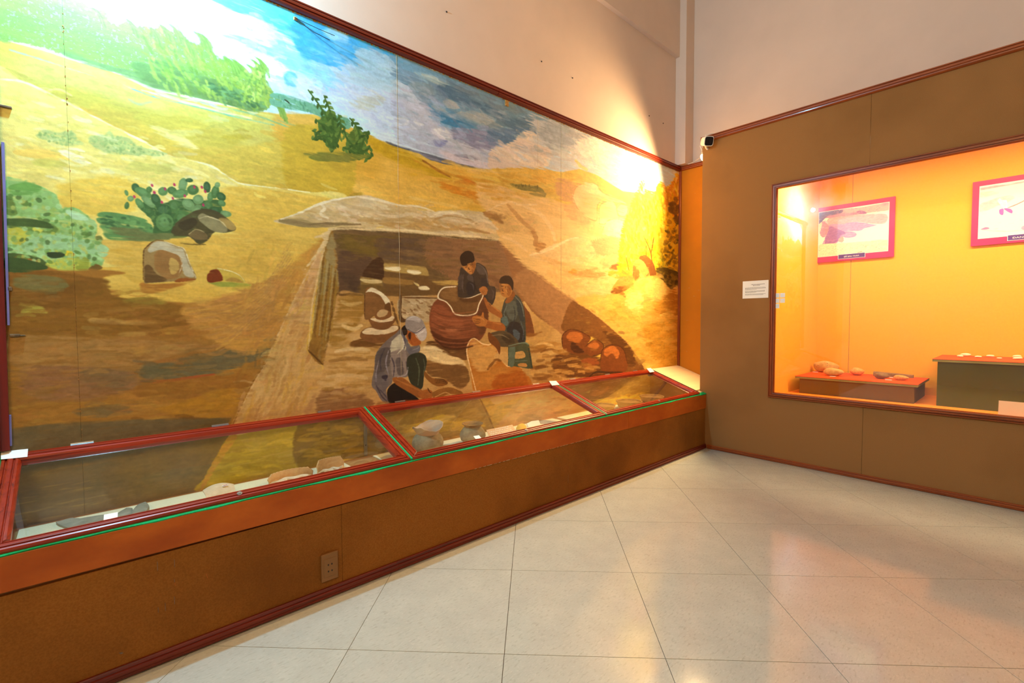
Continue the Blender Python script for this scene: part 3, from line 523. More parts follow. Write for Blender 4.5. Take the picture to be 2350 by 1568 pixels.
    # furrowed slope with fine curved lines
    P(K3([(1250, 600), (1700, 470), (2000, 280), (2190, 120), (2160, 300), (2060, 420), (1960, 640), (1900, 760), (1750, 900), (1500, 860), (1290, 720)]), (182, 128, 58), f=5, rag=.8, c2=(196, 142, 62))
    for k in range(20):
        o = k*16.
        S(K3([(1200+k*14, 560+o*1.15), (1560, 520+o*1.05), (1800-k*2, 420+o*.75), (1930+k*4, 180+o*.6)]), 2.4, (168, 122, 74) if k % 2 else (206, 158, 74), f=.8, a=.55, rag=1)
    for k in range(9):
        S(K3([(1400+k*30, 640+k*30), (1650+k*16, 640+k*28), (1850+k*8, 560+k*22)]), 2.2, (156, 112, 66), f=.8, a=.5, rag=1)
    # ---- path beside the pit
    P(K3([(2210, 120), (2130, 480), (2090, 700), (2070, 900), (2175, 1010), (2150, 1200), (2080, 1330), (2060, 1640), (1460, 1640), (1570, 1380), (1700, 1110), (1800, 960), (1900, 750), (2050, 400)]), (192, 142, 78), f=2, rag=.6, c2=(200, 154, 92))
    P(K3([(2190, 170), (2050, 420), (1940, 680), (2000, 700), (2120, 430)]), (206, 158, 104), f=3, rag=1)
    D(K3([(2100, 300), (2080, 850), (2150, 1000), (2050, 1300), (1620, 1400), (1900, 800)]), 110, 50, 6, [(206, 160, 96), (180, 128, 62), (214, 172, 110), (204, 150, 50), (170, 118, 60)], ang=(98, 120), f=1.6, a=.5, rag=1)
    S(K3([(2190, 170), (2060, 400), (1950, 620), (1800, 950), (1640, 1250)]), 3, (216, 178, 124), f=1, a=.8, rag=1); S(K3([(1800, 960), (1690, 1130), (1570, 1390)]), 3, (140, 92, 36), f=1, rag=1)
    P(K3([(2080, 1250), (2150, 1180), (2349, 1200), (2500, 1230), (2500, 1380), (2080, 1340)]), (182, 132, 78), f=3, rag=1)
    c.brush([(20, 640), (250, 650), (420, 690), (620, 640), (740, 560), (700, 760), (560, 930), (520, 1010), (40, 1040)], 620, 46, 7, ang=(-10, 6), jit=.06, off=9, a=.6)
    c.brush([(560, 570), (745, 540), (740, 780), (700, 980), (540, 990)], 160, 34, 6, ang=(95, 125), jit=.06, off=7, a=.6)
    # ---- spoil heap
    P(K4([(-20, 172), (150, 120), (300, 50), (420, 20), (600, -6), (730, 20), (860, 60), (1000, 72), (1130, 112), (1280, 98), (1480, 120), (1520, 170), (1640, 240), (1600, 310), (1280, 290), (1000, 262), (600, 240), (350, 225), (150, 215), (-20, 190)]), (208, 182, 138), f=1.5, rag=.6, c2=(200, 168, 112))
    P(K4([(620, 200), (900, 178), (1070, 150), (1200, 190), (1480, 225), (1520, 270), (1200, 250), (900, 225)]), (188, 146, 84), f=3, rag=1)
    P(K4([(0, 175), (150, 158), (250, 195), (350, 205), (470, 180), (600, 205), (450, 210), (350, 222), (180, 225), (60, 200)]), (152, 128, 80), f=1.5, rag=1)
    P(K4([(300, 110), (480, 130), (700, 150), (850, 120), (900, 160), (700, 185), (450, 170)]), (190, 160, 108), f=3, rag=1)
    P(K4([(1070, 140), (1180, 105), (1330, 110), (1300, 140), (1200, 135), (1110, 160)]), (222, 196, 152), f=1.5, rag=1)
    P(K4([(1380, 190), (1450, 180), (1540, 200), (1590, 250), (1500, 270), (1420, 230)]), (216, 182, 132), f=2, rag=1)
    P(K4([(1480, 115), (1640, 42), (1750, 60), (1900, 60), (2070, 120), (2400, 330), (2400, 700), (2300, 900), (2070, 780), (1900, 610), (1750, 470), (1600, 320), (1540, 180)]), (216, 168, 100), f=3, rag=.7, c2=(224, 176, 104))
    P(K4([(1470, 118), (1640, 48), (1570, 130), (1620, 200), (1520, 160)]), (166, 116, 62), f=2, rag=1)
    P(K4([(1700, 70), (1900, 100), (2000, 250), (1950, 390), (1850, 330), (1700, 220)]), (226, 176, 106), f=6, rag=1)
    P(K4([(1820, 250), (1900, 330), (1880, 390), (1800, 350)]), (190, 130, 64), f=4, rag=1)
    D(K4([(60, 150), (600, 30), (1130, 130), (1550, 230), (1300, 280), (600, 210)]), 130, 22, 5, [(222, 200, 158), (196, 160, 108), (182, 142, 90), (230, 210, 176)], ang=(0, 30), f=1.4, a=.55, rag=1)
    c.brush([(700, 500), (840, 455), (1100, 490), (1250, 470), (1400, 540), (1500, 640), (1400, 720), (1250, 640), (1150, 540), (900, 525), (760, 520)], 520, 22, 6, ang=(-20, 50), jit=.06, off=6, a=.6)
    # ---- pit
    P(K4([(383, 236), (900, 262), (1100, 285), (1340, 300), (1590, 315), (1750, 470), (1900, 610), (2070, 780), (2070, 1010), (1900, 900), (1760, 770), (1620, 700), (1100, 720), (430, 720), (410, 480)]), (112, 84, 50), f=1.2, rag=.5)
    P(K4([(430, 280), (700, 290), (860, 290), (840, 400), (600, 440), (450, 380)]), (108, 84, 38), f=4, rag=1)
    P(K4([(700, 300), (880, 300), (1100, 320), (1080, 430), (850, 470), (720, 420)]), (100, 76, 54), f=5, rag=1)
    P(K4([(1080, 300), (1340, 305), (1590, 320), (1720, 450), (1740, 700), (1620, 700), (1500, 640), (1300, 640), (1180, 560), (1060, 460)]), (142, 98, 62), f=5, rag=1, ns=2)
    P(K4([(430, 420), (640, 420), (640, 560), (560, 700), (430, 700)]), (92, 66, 46), f=5, rag=1)
    P(K4([(600, 560), (640, 500), (700, 445), (750, 460), (750, 600), (620, 580)]), (72, 46, 26), f=1.5, rag=.7)
    D(K4([(450, 300), (1560, 340), (1600, 600), (900, 480), (450, 450)]), 120, 36, 6, [(128, 98, 50), (96, 70, 48), (140, 104, 70), (116, 84, 40)], ang=(-5, 10), f=1.6, a=.4, rag=1.2)
    # right wall of the pit
    P(K4([(1600, 325), (1700, 430), (1850, 560), (2100, 800), (2110, 1080), (1960, 970), (1850, 860), (1750, 760), (1690, 600), (1640, 450)]), (150, 98, 56), f=3, rag=.7, ns=2)
    P(K5([(300, 830), (480, 960), (575, 1022), (540, 1120), (500, 1225), (400, 1140), (260, 1000), (200, 900)]), (166, 114, 68), f=3, rag=.7)
    P(K5([(570, 1020), (700, 1108), (800, 1190), (890, 1270), (960, 1370), (1010, 1445), (700, 1470), (760, 1310), (620, 1215), (500, 1200), (510, 1110)]), (124, 76, 34), f=1.8, rag=.6)
    P(K5([(740, 1200), (830, 1230), (900, 1300), (940, 1400), (840, 1400), (800, 1290)]), (96, 56, 24), f=3, rag=1)
    # left wall of the pit
    P(K4([(335, 340), (383, 236), (412, 480), (432, 690), (395, 860), (360, 1000), (318, 1215), (212, 1112), (240, 1000), (270, 720), (300, 540)]), (140, 98, 40), f=1.5, rag=.5)
    P(K4([(350, 330), (395, 290), (420, 560), (425, 660), (380, 560), (330, 700), (290, 700)]), (156, 132, 82), f=3, rag=1)
    P(K4([(420, 700), (440, 720), (380, 1000), (330, 1200), (318, 1215), (340, 1080), (380, 850)]), (96, 60, 22), f=1.5, rag=.7)
    D(K4([(320, 420), (400, 420), (420, 680), (330, 1150), (230, 1090), (280, 700)]), 50, 40, 5, [(120, 84, 30), (160, 118, 50), (150, 126, 76), (176, 120, 50)], ang=(92, 108), f=1.3, a=.6, rag=1)
    # rim highlight
    P(K4([(250, 300), (345, 255), (383, 228), (700, 240), (1000, 256), (1280, 292), (1590, 306), (1585, 322), (1280, 305), (1000, 274), (700, 258), (400, 246), (345, 345), (215, 500), (190, 520), (320, 320)]), (220, 188, 132), f=1.2, rag=.8)
    S(K5([(115, 655), (300, 828), (480, 958), (575, 1020), (700, 1105), (880, 1262), (1000, 1430)]), 3, (200, 146, 84), f=1, a=.8, rag=1)
    # pit floor
    P(K4([(432, 700), (620, 705), (1150, 700), (1620, 690), (1750, 765), (1850, 860), (2040, 1000), (2130, 1150), (2500, 1300), (2560, 1500), (2100, 1560), (200, 1640), (230, 1568), (320, 1240), (318, 1215), (370, 980)]), (188, 140, 78), f=1.5, rag=.5, c2=(200, 152, 90))
    P(K4([(440, 715), (610, 715), (610, 850), (500, 1000), (380, 1090), (370, 980), (430, 800)]), (158, 114, 48), f=4, rag=1)
    P(K4([(300, 1400), (500, 1380), (650, 1450), (660, 1540), (300, 1568)]), (146, 100, 58), f=4, rag=1)
    D(K4([(450, 730), (600, 900), (600, 1070), (700, 1100), (660, 1400), (300, 1500), (350, 1150)]), 120, 40, 8, [(206, 162, 102), (176, 126, 58), (214, 174, 116), (150, 106, 40), (196, 146, 76)], ang=(-8, 8), f=1.8, a=.5, rag=1.1)
    D(K4([(1830, 1000), (2300, 1250), (2400, 1400), (1830, 1480)]), 90, 36, 7, [(170, 112, 44), (208, 156, 84), (146, 92, 34), (216, 168, 98)], ang=(-10, 6), f=1.5, a=.6, rag=1.1)
    # blocks of cut earth
    P(K4([(755, 478), (900, 490), (1060, 508), (1080, 600), (1280, 615), (1265, 700), (1150, 712), (880, 725), (760, 722)]), (112, 80, 42), f=1.2, rag=.5, smooth=False)
    P(K4([(755, 480), (900, 490), (1060, 510), (1080, 575), (900, 560), (757, 540)]), (176, 142, 76), f=1.5, rag=.8, smooth=False)
    P(K4([(762, 508), (870, 512), (862, 538), (780, 530)]), (236, 216, 168), f=1.2, rag=.8); P(K4([(925, 533), (1020, 542), (1005, 566), (940, 556)]), (238, 218, 172), f=1.2, rag=.8)
    P(K4([(760, 590), (900, 598), (980, 620), (900, 650), (765, 625)]), (150, 110, 54), f=2, rag=1); P(K4([(1005, 655), (1060, 648), (1085, 672), (1020, 676)]), (238, 218, 172), f=1, rag=.7)
    P(K4([(965, 618), (1000, 630), (1010, 650), (985, 640)]), (216, 186, 120), f=.8); P(K4([(1100, 605), (1285, 612), (1275, 640), (1140, 632)]), (190, 150, 78), f=2, rag=1)
    P(K4([(585, 575), (745, 600), (752, 720), (615, 715), (588, 700)]), (138, 106, 54), f=1.5, rag=.6, smooth=False); P(K4([(592, 590), (740, 612), (700, 632), (610, 622)]), (214, 184, 126), f=1.5, rag=1)
    P(K4([(585, 640), (750, 650), (750, 715), (590, 700)]), (112, 82, 40), f=2, rag=.8)
    P(K4([(875, 730), (1142, 733), (1105, 800), (1085, 905), (950, 895), (870, 885)]), (186, 158, 116), f=1.2, rag=.5)
    P(K4([(866, 730), (884, 730), (886, 870), (950, 890), (870, 900)]), (92, 62, 34), f=.8); S(K4([(880, 730), (1000, 733), (1140, 735)]), 3, (110, 70, 34), f=.6)
    D(K4([(900, 750), (1120, 750), (1080, 880), (900, 870)]), 40, 12, 4, [(130, 92, 54), (214, 190, 150), (160, 126, 84), (120, 80, 46)], ang=(0, 50), f=.7, a=.8, rag=1)
    # headstone-like block, stacked stones
    P(K4([(618, 692), (665, 658), (730, 690), (795, 750), (802, 880), (740, 855), (690, 862), (618, 885)]), (132, 88, 46), f=.9, rag=.4)
    P(K4([(622, 695), (665, 660), (735, 690), (798, 755), (778, 790), (735, 725), (690, 695), (650, 690)]), (234, 214, 174), f=1, rag=.6); S(K4([(618, 700), (618, 870)]), 2, (80, 50, 24), f=.5)
    P(K4([(760, 790), (800, 770), (802, 880), (770, 860)]), (104, 66, 32), f=1, rag=.6)
    P(K4([(505, 1075), (590, 1025), (700, 1060), (810, 1040), (780, 1088), (620, 1085)]), (110, 70, 30), f=2, rag=1)
    for base, top, hi in (([(588, 985), (650, 945), (830, 928), (872, 960), (810, 1035), (700, 1058), (600, 1032)], [(600, 982), (650, 950), (760, 962), (830, 930), (865, 950), (790, 990), (660, 998)], 0),
                          ([(652, 905), (660, 880), (830, 868), (834, 905), (770, 958), (690, 955)], [(662, 882), (740, 872), (825, 866), (820, 895), (740, 912), (680, 900)], 0),
                          ([(692, 852), (735, 815), (790, 825), (810, 862), (750, 892), (700, 882)], [(705, 845), (740, 818), (785, 828), (770, 860), (720, 870)], 1)):
        P(K4(base), (126, 80, 42), f=.9, rag=.4); P(K4(top), (222, 192, 148) if not hi else (196, 158, 108), f=1, rag=.8)
    # ---- big broken jar
    P(K4([(1100, 1040), (1350, 1085), (1340, 1160), (1250, 1170), (1180, 1130), (1060, 1110)]), (96, 60, 30), f=2.5, rag=.9)
    jar = K4([(1150, 735), (1120, 762), (1095, 810), (1083, 880), (1088, 950), (1115, 1020), (1160, 1070), (1220, 1095), (1300, 1098), (1380, 1080), (1440, 1045), (1485, 980), (1507, 880), (1500, 780), (1468, 700), (1400, 722), (1300, 735), (1280, 652), (1190, 660)])
    P(jar, (124, 66, 38), f=.9, rag=.3)
    P(K4([(1090, 860), (1120, 780), (1180, 790), (1260, 860), (1330, 880), (1300, 940), (1200, 930), (1110, 940)]), (146, 78, 46), f=4, rag=.9)
    P(K4([(1090, 960), (1150, 1000), (1300, 1040), (1430, 1020), (1370, 1085), (1240, 1098), (1150, 1065)]), (84, 42, 22), f=3, rag=.8)
    P(K4([(1440, 780), (1490, 760), (1505, 880), (1470, 1000), (1430, 960)]), (96, 54, 30), f=3, rag=.8)
    for k in range(8):
        S(K4([(1130+k*6, 880+k*20), (1250, 920+k*18), (1380, 905+k*18)]), 4, [(164, 92, 56), (110, 56, 30)][k % 2], f=1.2, a=.5, rag=1.2)
    P(K4([(1200, 940), (1330, 935), (1320, 965), (1220, 975)]), (176, 104, 66), f=2.5, rag=1, a=.8)
    P(K4([(1152, 700), (1190, 662), (1278, 654), (1300, 735), (1370, 735), (1462, 708), (1445, 785), (1420, 840), (1350, 858), (1278, 845), (1240, 795), (1190, 755), (1152, 740)]), (116, 78, 42), f=.8, rag=.3)
    P(K4([(1160, 700), (1200, 670), (1270, 665), (1280, 760), (1200, 740)]), (140, 98, 54), f=3, rag=.9)
    S(K4([(1278, 651), (1190, 660), (1152, 698), (1150, 738), (1200, 760), (1236, 798), (1268, 848), (1350, 862), (1418, 842), (1440, 780), (1468, 722), (1458, 700), (1385, 728), (1310, 738)]), (3, 3.6, 2.6, 3.4, 2.6, 3, 2.4), (236, 212, 174), f=.4, rag=.4)
    # ---- round mound + leaning sherd
    P(K4([(1010, 1090), (1100, 1075), (1200, 1120), (1330, 1185), (1335, 1225), (1200, 1215), (1080, 1185), (1020, 1130)]), (222, 188, 132), f=1.8, rag=.9)
    P(K4([(1055, 1190), (1200, 1215), (1340, 1222), (1370, 1330), (1300, 1385), (1180, 1310), (1080, 1290)]), (122, 82, 42), f=1.8, rag=.8)
    P(K4([(1130, 1110), (1250, 1130), (1340, 1130), (1345, 1180), (1250, 1150)]), (112, 72, 36), f=1.5, rag=1)
    P(K4([(1350, 1110), (1368, 1050), (1405, 1023), (1460, 1060), (1510, 1072), (1552, 1050), (1580, 1130), (1640, 1222), (1700, 1216), (1745, 1235), (1760, 1290), (1800, 1300), (1806, 1380), (1600, 1440), (1420, 1440), (1375, 1240)]), (192, 122, 50), f=.8, rag=.3, c2=(180, 106, 36))
    P(K4([(1360, 1110), (1400, 1040), (1480, 1080), (1560, 1090), (1570, 1180), (1480, 1260), (1390, 1220)]), (208, 150, 80), f=5, rag=.8)
    P(K4([(1560, 1300), (1740, 1260), (1790, 1320), (1780, 1390), (1560, 1420)]), (170, 90, 28), f=4, rag=1)
    S(K4([(1420, 1410), (1378, 1240), (1352, 1120), (1370, 1050), (1405, 1025), (1462, 1062), (1512, 1072), (1552, 1052), (1582, 1132), (1640, 1222), (1700, 1218), (1748, 1238)]), 3, (236, 194, 138), f=.5, rag=.5)
    # ---- stool and post
    P(K4([(1762, 770), (1800, 828), (1838, 990), (1790, 1002), (1768, 980)]), (118, 66, 32), f=.8, rag=.4); P(K4([(1760, 775), (1770, 760), (1815, 830), (1800, 835)]), (206, 160, 96), f=.8)
    P(K4([(1780, 990), (1850, 990), (1900, 975), (1860, 1000), (1790, 1015)]), (140, 86, 36), f=1.5, rag=1)
    P(K4([(1650, 1078), (1760, 1052), (1802, 1072), (1828, 1242), (1795, 1242), (1700, 1226), (1648, 1222)]), (74, 78, 56), f=.7, rag=.3, smooth=False)
    P(K4([(1700, 1132), (1712, 1122), (1758, 1118), (1772, 1160), (1700, 1170)]), (196, 146, 84), f=.6); P(K4([(1722, 1208), (1776, 1204), (1784, 1230), (1728, 1226)]), (190, 130, 70), f=.6)
    P(K4([(1660, 1085), (1700, 1080), (1690, 1220), (1655, 1215)]), (92, 104, 88), f=1, rag=.6)
    P(K4([(1545, 1160), (1590, 1120), (1645, 1130), (1640, 1215), (1590, 1180)]), (206, 156, 92), f=1.2, rag=.6)
    # ---- seated man behind the jar
    P(K4([(1300, 560), (1312, 515), (1345, 540), (1385, 568), (1415, 485), (1470, 500), (1500, 545), (1512, 640), (1558, 660), (1555, 740), (1525, 790), (1485, 760), (1465, 700), (1380, 728), (1310, 735), (1286, 700)]), (62, 48, 40), f=.8, rag=.3)
    for L, g in (([(1420, 495), (1470, 510), (1490, 560), (1440, 560)], (84, 70, 62)), ([(1350, 640), (1385, 610), (1415, 650), (1405, 700), (1360, 710)], (44, 36, 38)), ([(1290, 600), (1320, 560), (1330, 640), (1300, 680)], (76, 60, 54)), ([(1500, 650), (1550, 665), (1548, 730), (1510, 740)], (74, 56, 46)), ([(1455, 590), (1500, 600), (1505, 650), (1460, 650)], (52, 42, 42)), ([(1360, 560), (1400, 580), (1400, 620), (1360, 600)], (78, 64, 58))): P(K4(L), g, f=1.5, rag=.8)
    P(K4([(1320, 495), (1360, 485), (1405, 462), (1418, 490), (1410, 530), (1388, 562), (1350, 540), (1330, 520)]), (188, 122, 60), f=.6, rag=.2)
    P(K4([(1390, 475), (1415, 480), (1408, 535), (1390, 560)]), (148, 88, 40), f=.8)
    P(K4([(1303, 445), (1325, 408), (1360, 394), (1395, 410), (1408, 458), (1398, 475), (1345, 500), (1318, 498)]), (46, 28, 18), f=.6, rag=.3)
    for q in ([(1342, 512), (1356, 508)], [(1376, 502), (1392, 496)], [(1372, 548), (1386, 542)], [(1362, 515), (1368, 528), (1374, 526)]): S(K4(q), 1.4, (70, 36, 20), f=.3)
    P(K4([(1440, 672), (1462, 652), (1490, 655), (1503, 680), (1490, 712), (1462, 708)]), (172, 104, 50), f=.6)
    for k in range(3): S(K4([(1452+k*12, 690-k*5), (1462+k*12, 706-k*4)]), 1, (100, 54, 24), f=.3)
    # ---- seated man on the stool
    P(K4([(1628, 745), (1690, 708), (1740, 745), (1768, 830), (1778, 1020), (1760, 1062), (1715, 1062), (1690, 1000), (1630, 975), (1600, 935), (1600, 850)]), (66, 66, 58), f=.8, rag=.3)
    for L, g in (([(1680, 900), (1740, 930), (1770, 1040), (1700, 1050), (1640, 970)], (40, 38, 42)), ([(1640, 770), (1700, 760), (1730, 820), (1690, 900), (1640, 850)], (84, 88, 80)), ([(1710, 750), (1750, 790), (1765, 900), (1730, 880)], (50, 56, 60)), ([(1600, 885), (1640, 870), (1652, 925), (1622, 935)], (84, 100, 98)), ([(1690, 960), (1735, 990), (1720, 1040), (1690, 1010)], (74, 84, 92))): P(K4(L), g, f=1.2, rag=.8)
    P(K4([(1640, 735), (1680, 685), (1700, 715), (1665, 765), (1630, 770)]), (140, 80, 36), f=.8)
    P(K4([(1590, 622), (1640, 625), (1675, 650), (1678, 690), (1652, 730), (1612, 722), (1596, 700), (1588, 660)]), (186, 118, 54), f=.6, rag=.2); P(K4([(1650, 640), (1676, 660), (1660, 720), (1640, 700)]), (156, 92, 40), f=1)
    P(K4([(1588, 628), (1592, 595), (1625, 573), (1665, 580), (1688, 622), (1682, 680), (1668, 650), (1640, 632)]), (52, 30, 18), f=.6, rag=.3)
    for q in ([(1598, 655), (1614, 656)], [(1628, 660), (1645, 662)], [(1604, 700), (1622, 706)], [(1614, 665), (1610, 682), (1618, 686)]): S(K4(q), 1.5, (60, 30, 16), f=.3)
    P(K4([(1475, 742), (1490, 735), (1520, 785), (1600, 835), (1602, 878), (1560, 860), (1505, 820)]), (160, 92, 42), f=.7, rag=.3)
    P(K4([(1480, 890), (1540, 905), (1605, 915), (1632, 950), (1610, 978), (1550, 965), (1470, 935)]), (160, 88, 38), f=.7, rag=.3); S(K4([(1490, 898), (1600, 920)]), 3, (190, 116, 56), f=.8)
    P(K4([(1395, 900), (1393, 870), (1420, 860), (1455, 862), (1464, 838), (1475, 842), (1478, 875), (1500, 895), (1485, 935), (1430, 935)]), (182, 110, 50), f=.6, rag=.2)
    for k in range(3): S(K4([(1398, 882+k*16), (1430, 888+k*14), (1452, 886+k*12)]), 1.2, (96, 50, 22), f=.3)
    P(K4([(1515, 1005), (1560, 975), (1650, 980), (1725, 1050), (1700, 1082), (1600, 1084), (1560, 1050)]), (84, 68, 48), f=.8, rag=.4); P(K4([(1600, 1010), (1660, 1000), (1700, 1050), (1640, 1060)]), (60, 48, 36), f=2, rag=.8)
    P(K4([(1505, 985), (1535, 995), (1590, 1060), (1588, 1140), (1560, 1090), (1515, 1050)]), (112, 62, 28), f=.8, rag=.3)
    # ---- man with the cap
    P(K4([(880, 958), (905, 1010), (940, 1080), (1008, 1072), (1012, 1120), (960, 1160), (935, 1290), (870, 1306), (822, 1312), (812, 1350), (772, 1400), (795, 1492), (740, 1472), (700, 1405), (668, 1360), (686, 1240), (700, 1135), (765, 1050), (840, 990)]), (118, 102, 94), f=.8, rag=.3)
    for L, g in (([(815, 1045), (880, 995), (915, 1070), (905, 1115), (835, 1150), (800, 1130)], (196, 182, 154)), ([(802, 1130), (905, 1110), (928, 1270), (870, 1300), (818, 1295), (800, 1200)], (140, 122, 112)), ([(700, 1140), (790, 1090), (800, 1200), (760, 1260), (700, 1300)], (90, 78, 74)), ([(690, 1300), (760, 1270), (790, 1350), (740, 1420), (700, 1390)], (106, 94, 92)), ([(880, 980), (905, 1000), (960, 1100), (1010, 1080), (1008, 1118), (950, 1150), (910, 1080)], (104, 98, 102)), ([(840, 1180), (880, 1170), (900, 1270), (860, 1290)], (94, 82, 80)), ([(740, 1300), (780, 1290), (770, 1330)], (60, 52, 62))): P(K4(L), g, f=1.3, rag=.8)
    for q in ([(810, 1160), (830, 1220), (825, 1300)], [(760, 1100), (730, 1180), (735, 1260)], [(700, 1360), (740, 1440), (780, 1480)], [(900, 1000), (905, 1060), (900, 1110)], [(915, 1190), (925, 1250)]): S(K4(q), 3, (62, 54, 66), f=.9, a=.8)
    P(K4([(925, 1165), (1000, 1128), (1050, 1145), (1064, 1200), (1045, 1290), (1030, 1385), (975, 1380), (930, 1300)]), (46, 48, 36), f=.7, rag=.3); S(K4([(985, 1165), (1010, 1250), (1000, 1370)]), 3, (92, 96, 72), f=.8, a=.8)
    P(K4([(780, 1400), (840, 1345), (920, 1390), (1005, 1462), (985, 1480), (880, 1482), (800, 1498)]), (26, 21, 20), f=.8, rag=.3)
    P(K4([(875, 1472), (985, 1468), (1003, 1490), (900, 1508)]), (120, 62, 28), f=.7)
    P(K4([(925, 965), (985, 990), (1022, 1050), (1010, 1072), (965, 1078), (935, 1050), (918, 1010)]), (164, 86, 36), f=.6, rag=.2); P(K4([(930, 1000), (950, 980), (945, 1040)]), (60, 32, 22), f=.8)
    P(K4([(885, 950), (915, 930), (926, 985), (905, 1005), (892, 990)]), (30, 22, 22), f=.6)
    P(K4([(910, 935), (918, 882), (965, 864), (1025, 886), (1060, 955), (1064, 1000), (1040, 1042), (1000, 1030), (975, 988), (930, 968)]), (150, 136, 128), f=.6, rag=.2)
    P(K4([(920, 890), (965, 868), (1020, 890), (1010, 910), (950, 895)]), (186, 172, 166), f=1.2, rag=.7); P(K4([(982, 985), (1050, 945), (1064, 1000), (1040, 1042), (1002, 1030)]), (196, 180, 170), f=.8, rag=.4); S(K4([(925, 960), (985, 985), (1050, 945)]), 2.4, (82, 74, 88), f=.6)
    P(K4([(818, 1312), (885, 1306), (960, 1358), (1030, 1398), (1060, 1430), (1010, 1452), (905, 1395), (840, 1355)]), (148, 86, 38), f=.7, rag=.3); S(K4([(840, 1320), (950, 1370), (1040, 1415)]), 4, (178, 110, 52), f=1, a=.8)
    P(K4([(1005, 1415), (1070, 1393), (1108, 1415), (1100, 1452), (1062, 1468), (1015, 1450)]), (162, 94, 42), f=.6); S(K4([(1070, 1380), (1085, 1410), (1100, 1420)]), 2, (80, 44, 20), f=.4)
    P(K4([(1045, 1255), (1100, 1308), (1190, 1318), (1216, 1350), (1160, 1372), (1100, 1352), (1050, 1300)]), (136, 84, 36), f=.7, rag=.3)
    for k in range(3): S(K4([(1120, 1316+k*14), (1180, 1322+k*12), (1212, 1346+k*8)]), 1.4, (70, 40, 18), f=.3)
    P(K4([(1104, 1412), (1160, 1380), (1245, 1374), (1318, 1410), (1312, 1432), (1225, 1425), (1160, 1452), (1112, 1450)]), (146, 94, 42), f=.7, rag=.3)
    S(K4([(1104, 1412), (1160, 1384), (1245, 1376), (1318, 1410)]), 1.8, (206, 156, 88), f=.4); S(K4([(1120, 1450), (1185, 1418), (1215, 1418), (1250, 1438)]), 1.8, (214, 166, 98), f=.4)
    P(K4([(700, 1500), (760, 1480), (850, 1500), (1100, 1470), (1300, 1440), (1250, 1500), (800, 1560)]), (150, 100, 50), f=3, rag=1, a=.8)
    # ---- right hand side: dune, pale rocks, yellow bush
    P(K5([(-20, 330), (100, 320), (430, 420), (620, 460), (900, 560), (1000, 860), (800, 960), (620, 970), (450, 900), (250, 790), (120, 640), (350, 600), (300, 500), (50, 480)]), (222, 172, 100), f=6, rag=.8, c2=(228, 180, 110))
    D(K5([(20, 260), (560, 260), (700, 420), (300, 430), (20, 400)]), 90, 34, 5, [(222, 176, 84), (206, 150, 50), (230, 190, 100), (200, 136, 40)], ang=(0, 20), f=1.6, a=.5, rag=1)
    P(K5([(180, 318), (250, 322), (330, 330), (375, 350), (385, 372), (300, 362), (220, 348)]), (134, 116, 50), f=1, rag=1.2); P(K5([(300, 376), (390, 368), (392, 398), (330, 392)]), (156, 130, 62), f=1.2, rag=1.2)
    D(K5([(190, 315), (370, 335), (380, 350), (220, 340)]), 16, 5, 3, [(110, 92, 36)], ang=(70, 110), f=.5)
    P(K5([(460, 300), (560, 310), (640, 360), (600, 440), (480, 400)]), (206, 146, 84), f=5, rag=1.1); P(K5([(500, 440), (640, 460), (660, 560), (560, 540)]), (212, 154, 92), f=5, rag=1.1)
    for L in ([(560, 400), (580, 340), (640, 315), (700, 320), (740, 370), (860, 420), (870, 440), (720, 430), (700, 540), (600, 480)], [(720, 560), (720, 460), (760, 425), (810, 430), (830, 500), (825, 560)], [(735, 610), (760, 550), (810, 530), (870, 545), (890, 600), (850, 640), (780, 640)], [(820, 470), (850, 440), (890, 460), (880, 510), (840, 510)]):
        P(K5(L), (230, 190, 128), f=3, rag=.9, c2=(220, 172, 104)); S(K5(L+[L[0]]), 1.8, (196, 128, 66), f=.6, a=.7, rag=1)
    P(K5([(655, 690), (700, 650), (830, 645), (838, 742), (690, 745)]), (204, 144, 90), f=2.5, rag=1, ns=2); P(K5([(718, 790), (790, 742), (840, 770), (842, 832), (770, 822)]), (212, 158, 96), f=1.2, rag=.6); P(K5([(790, 810), (840, 800), (842, 834), (800, 832)]), (150, 92, 44), f=1, rag=.8)
    P(K5([(300, 745), (450, 690), (560, 640), (650, 650), (700, 760), (600, 800), (450, 800)]), (226, 180, 116), f=4, rag=.9); S(K5([(300, 748), (420, 715), (520, 660), (600, 638)]), 4, (240, 206, 150), f=1.5, rag=1)
    P(K5([(330, 680), (380, 670), (400, 700), (350, 730)]), (186, 126, 62), f=3, rag=1)
    D(K5([(350, 760), (700, 780), (900, 900), (620, 960), (450, 880)]), 80, 30, 7, [(236, 190, 122), (214, 160, 92), (222, 172, 100), (200, 142, 76)], ang=(0, 30), f=1.8, a=.5, rag=1)
    P(K5([(535, 850), (560, 830), (590, 845), (570, 862)]), (216, 140, 50), f=1.5, rag=1); P(K5([(570, 860), (650, 835), (760, 860), (700, 880), (600, 878)]), (196, 136, 72), f=2.5, rag=1)
    yb = [(850, 640), (880, 520), (940, 380), (980, 300), (1000, 350), (1060, 360), (1130, 340), (1160, 300), (1200, 285), (1200, 780), (1160, 870), (1100, 890), (1060, 860), (960, 780), (900, 860), (830, 860)]
    P(K5(yb), (214, 160, 22), f=4, rag=1.1, c2=(222, 172, 40))
    P(K5([(880, 620), (920, 500), (1000, 400), (1080, 420), (1100, 600), (1040, 700), (920, 760), (860, 760)]), (224, 180, 50), f=5, rag=1.2)
    P(K5([(1060, 345), (1080, 312), (1105, 312), (1130, 350), (1150, 318), (1175, 290), (1200, 280), (1200, 520), (1150, 500), (1110, 480), (1080, 420)]), (206, 130, 34), f=1.5, rag=1); P(K5([(960, 360), (965, 305), (985, 305), (992, 380)]), (226, 190, 110), f=1.5)
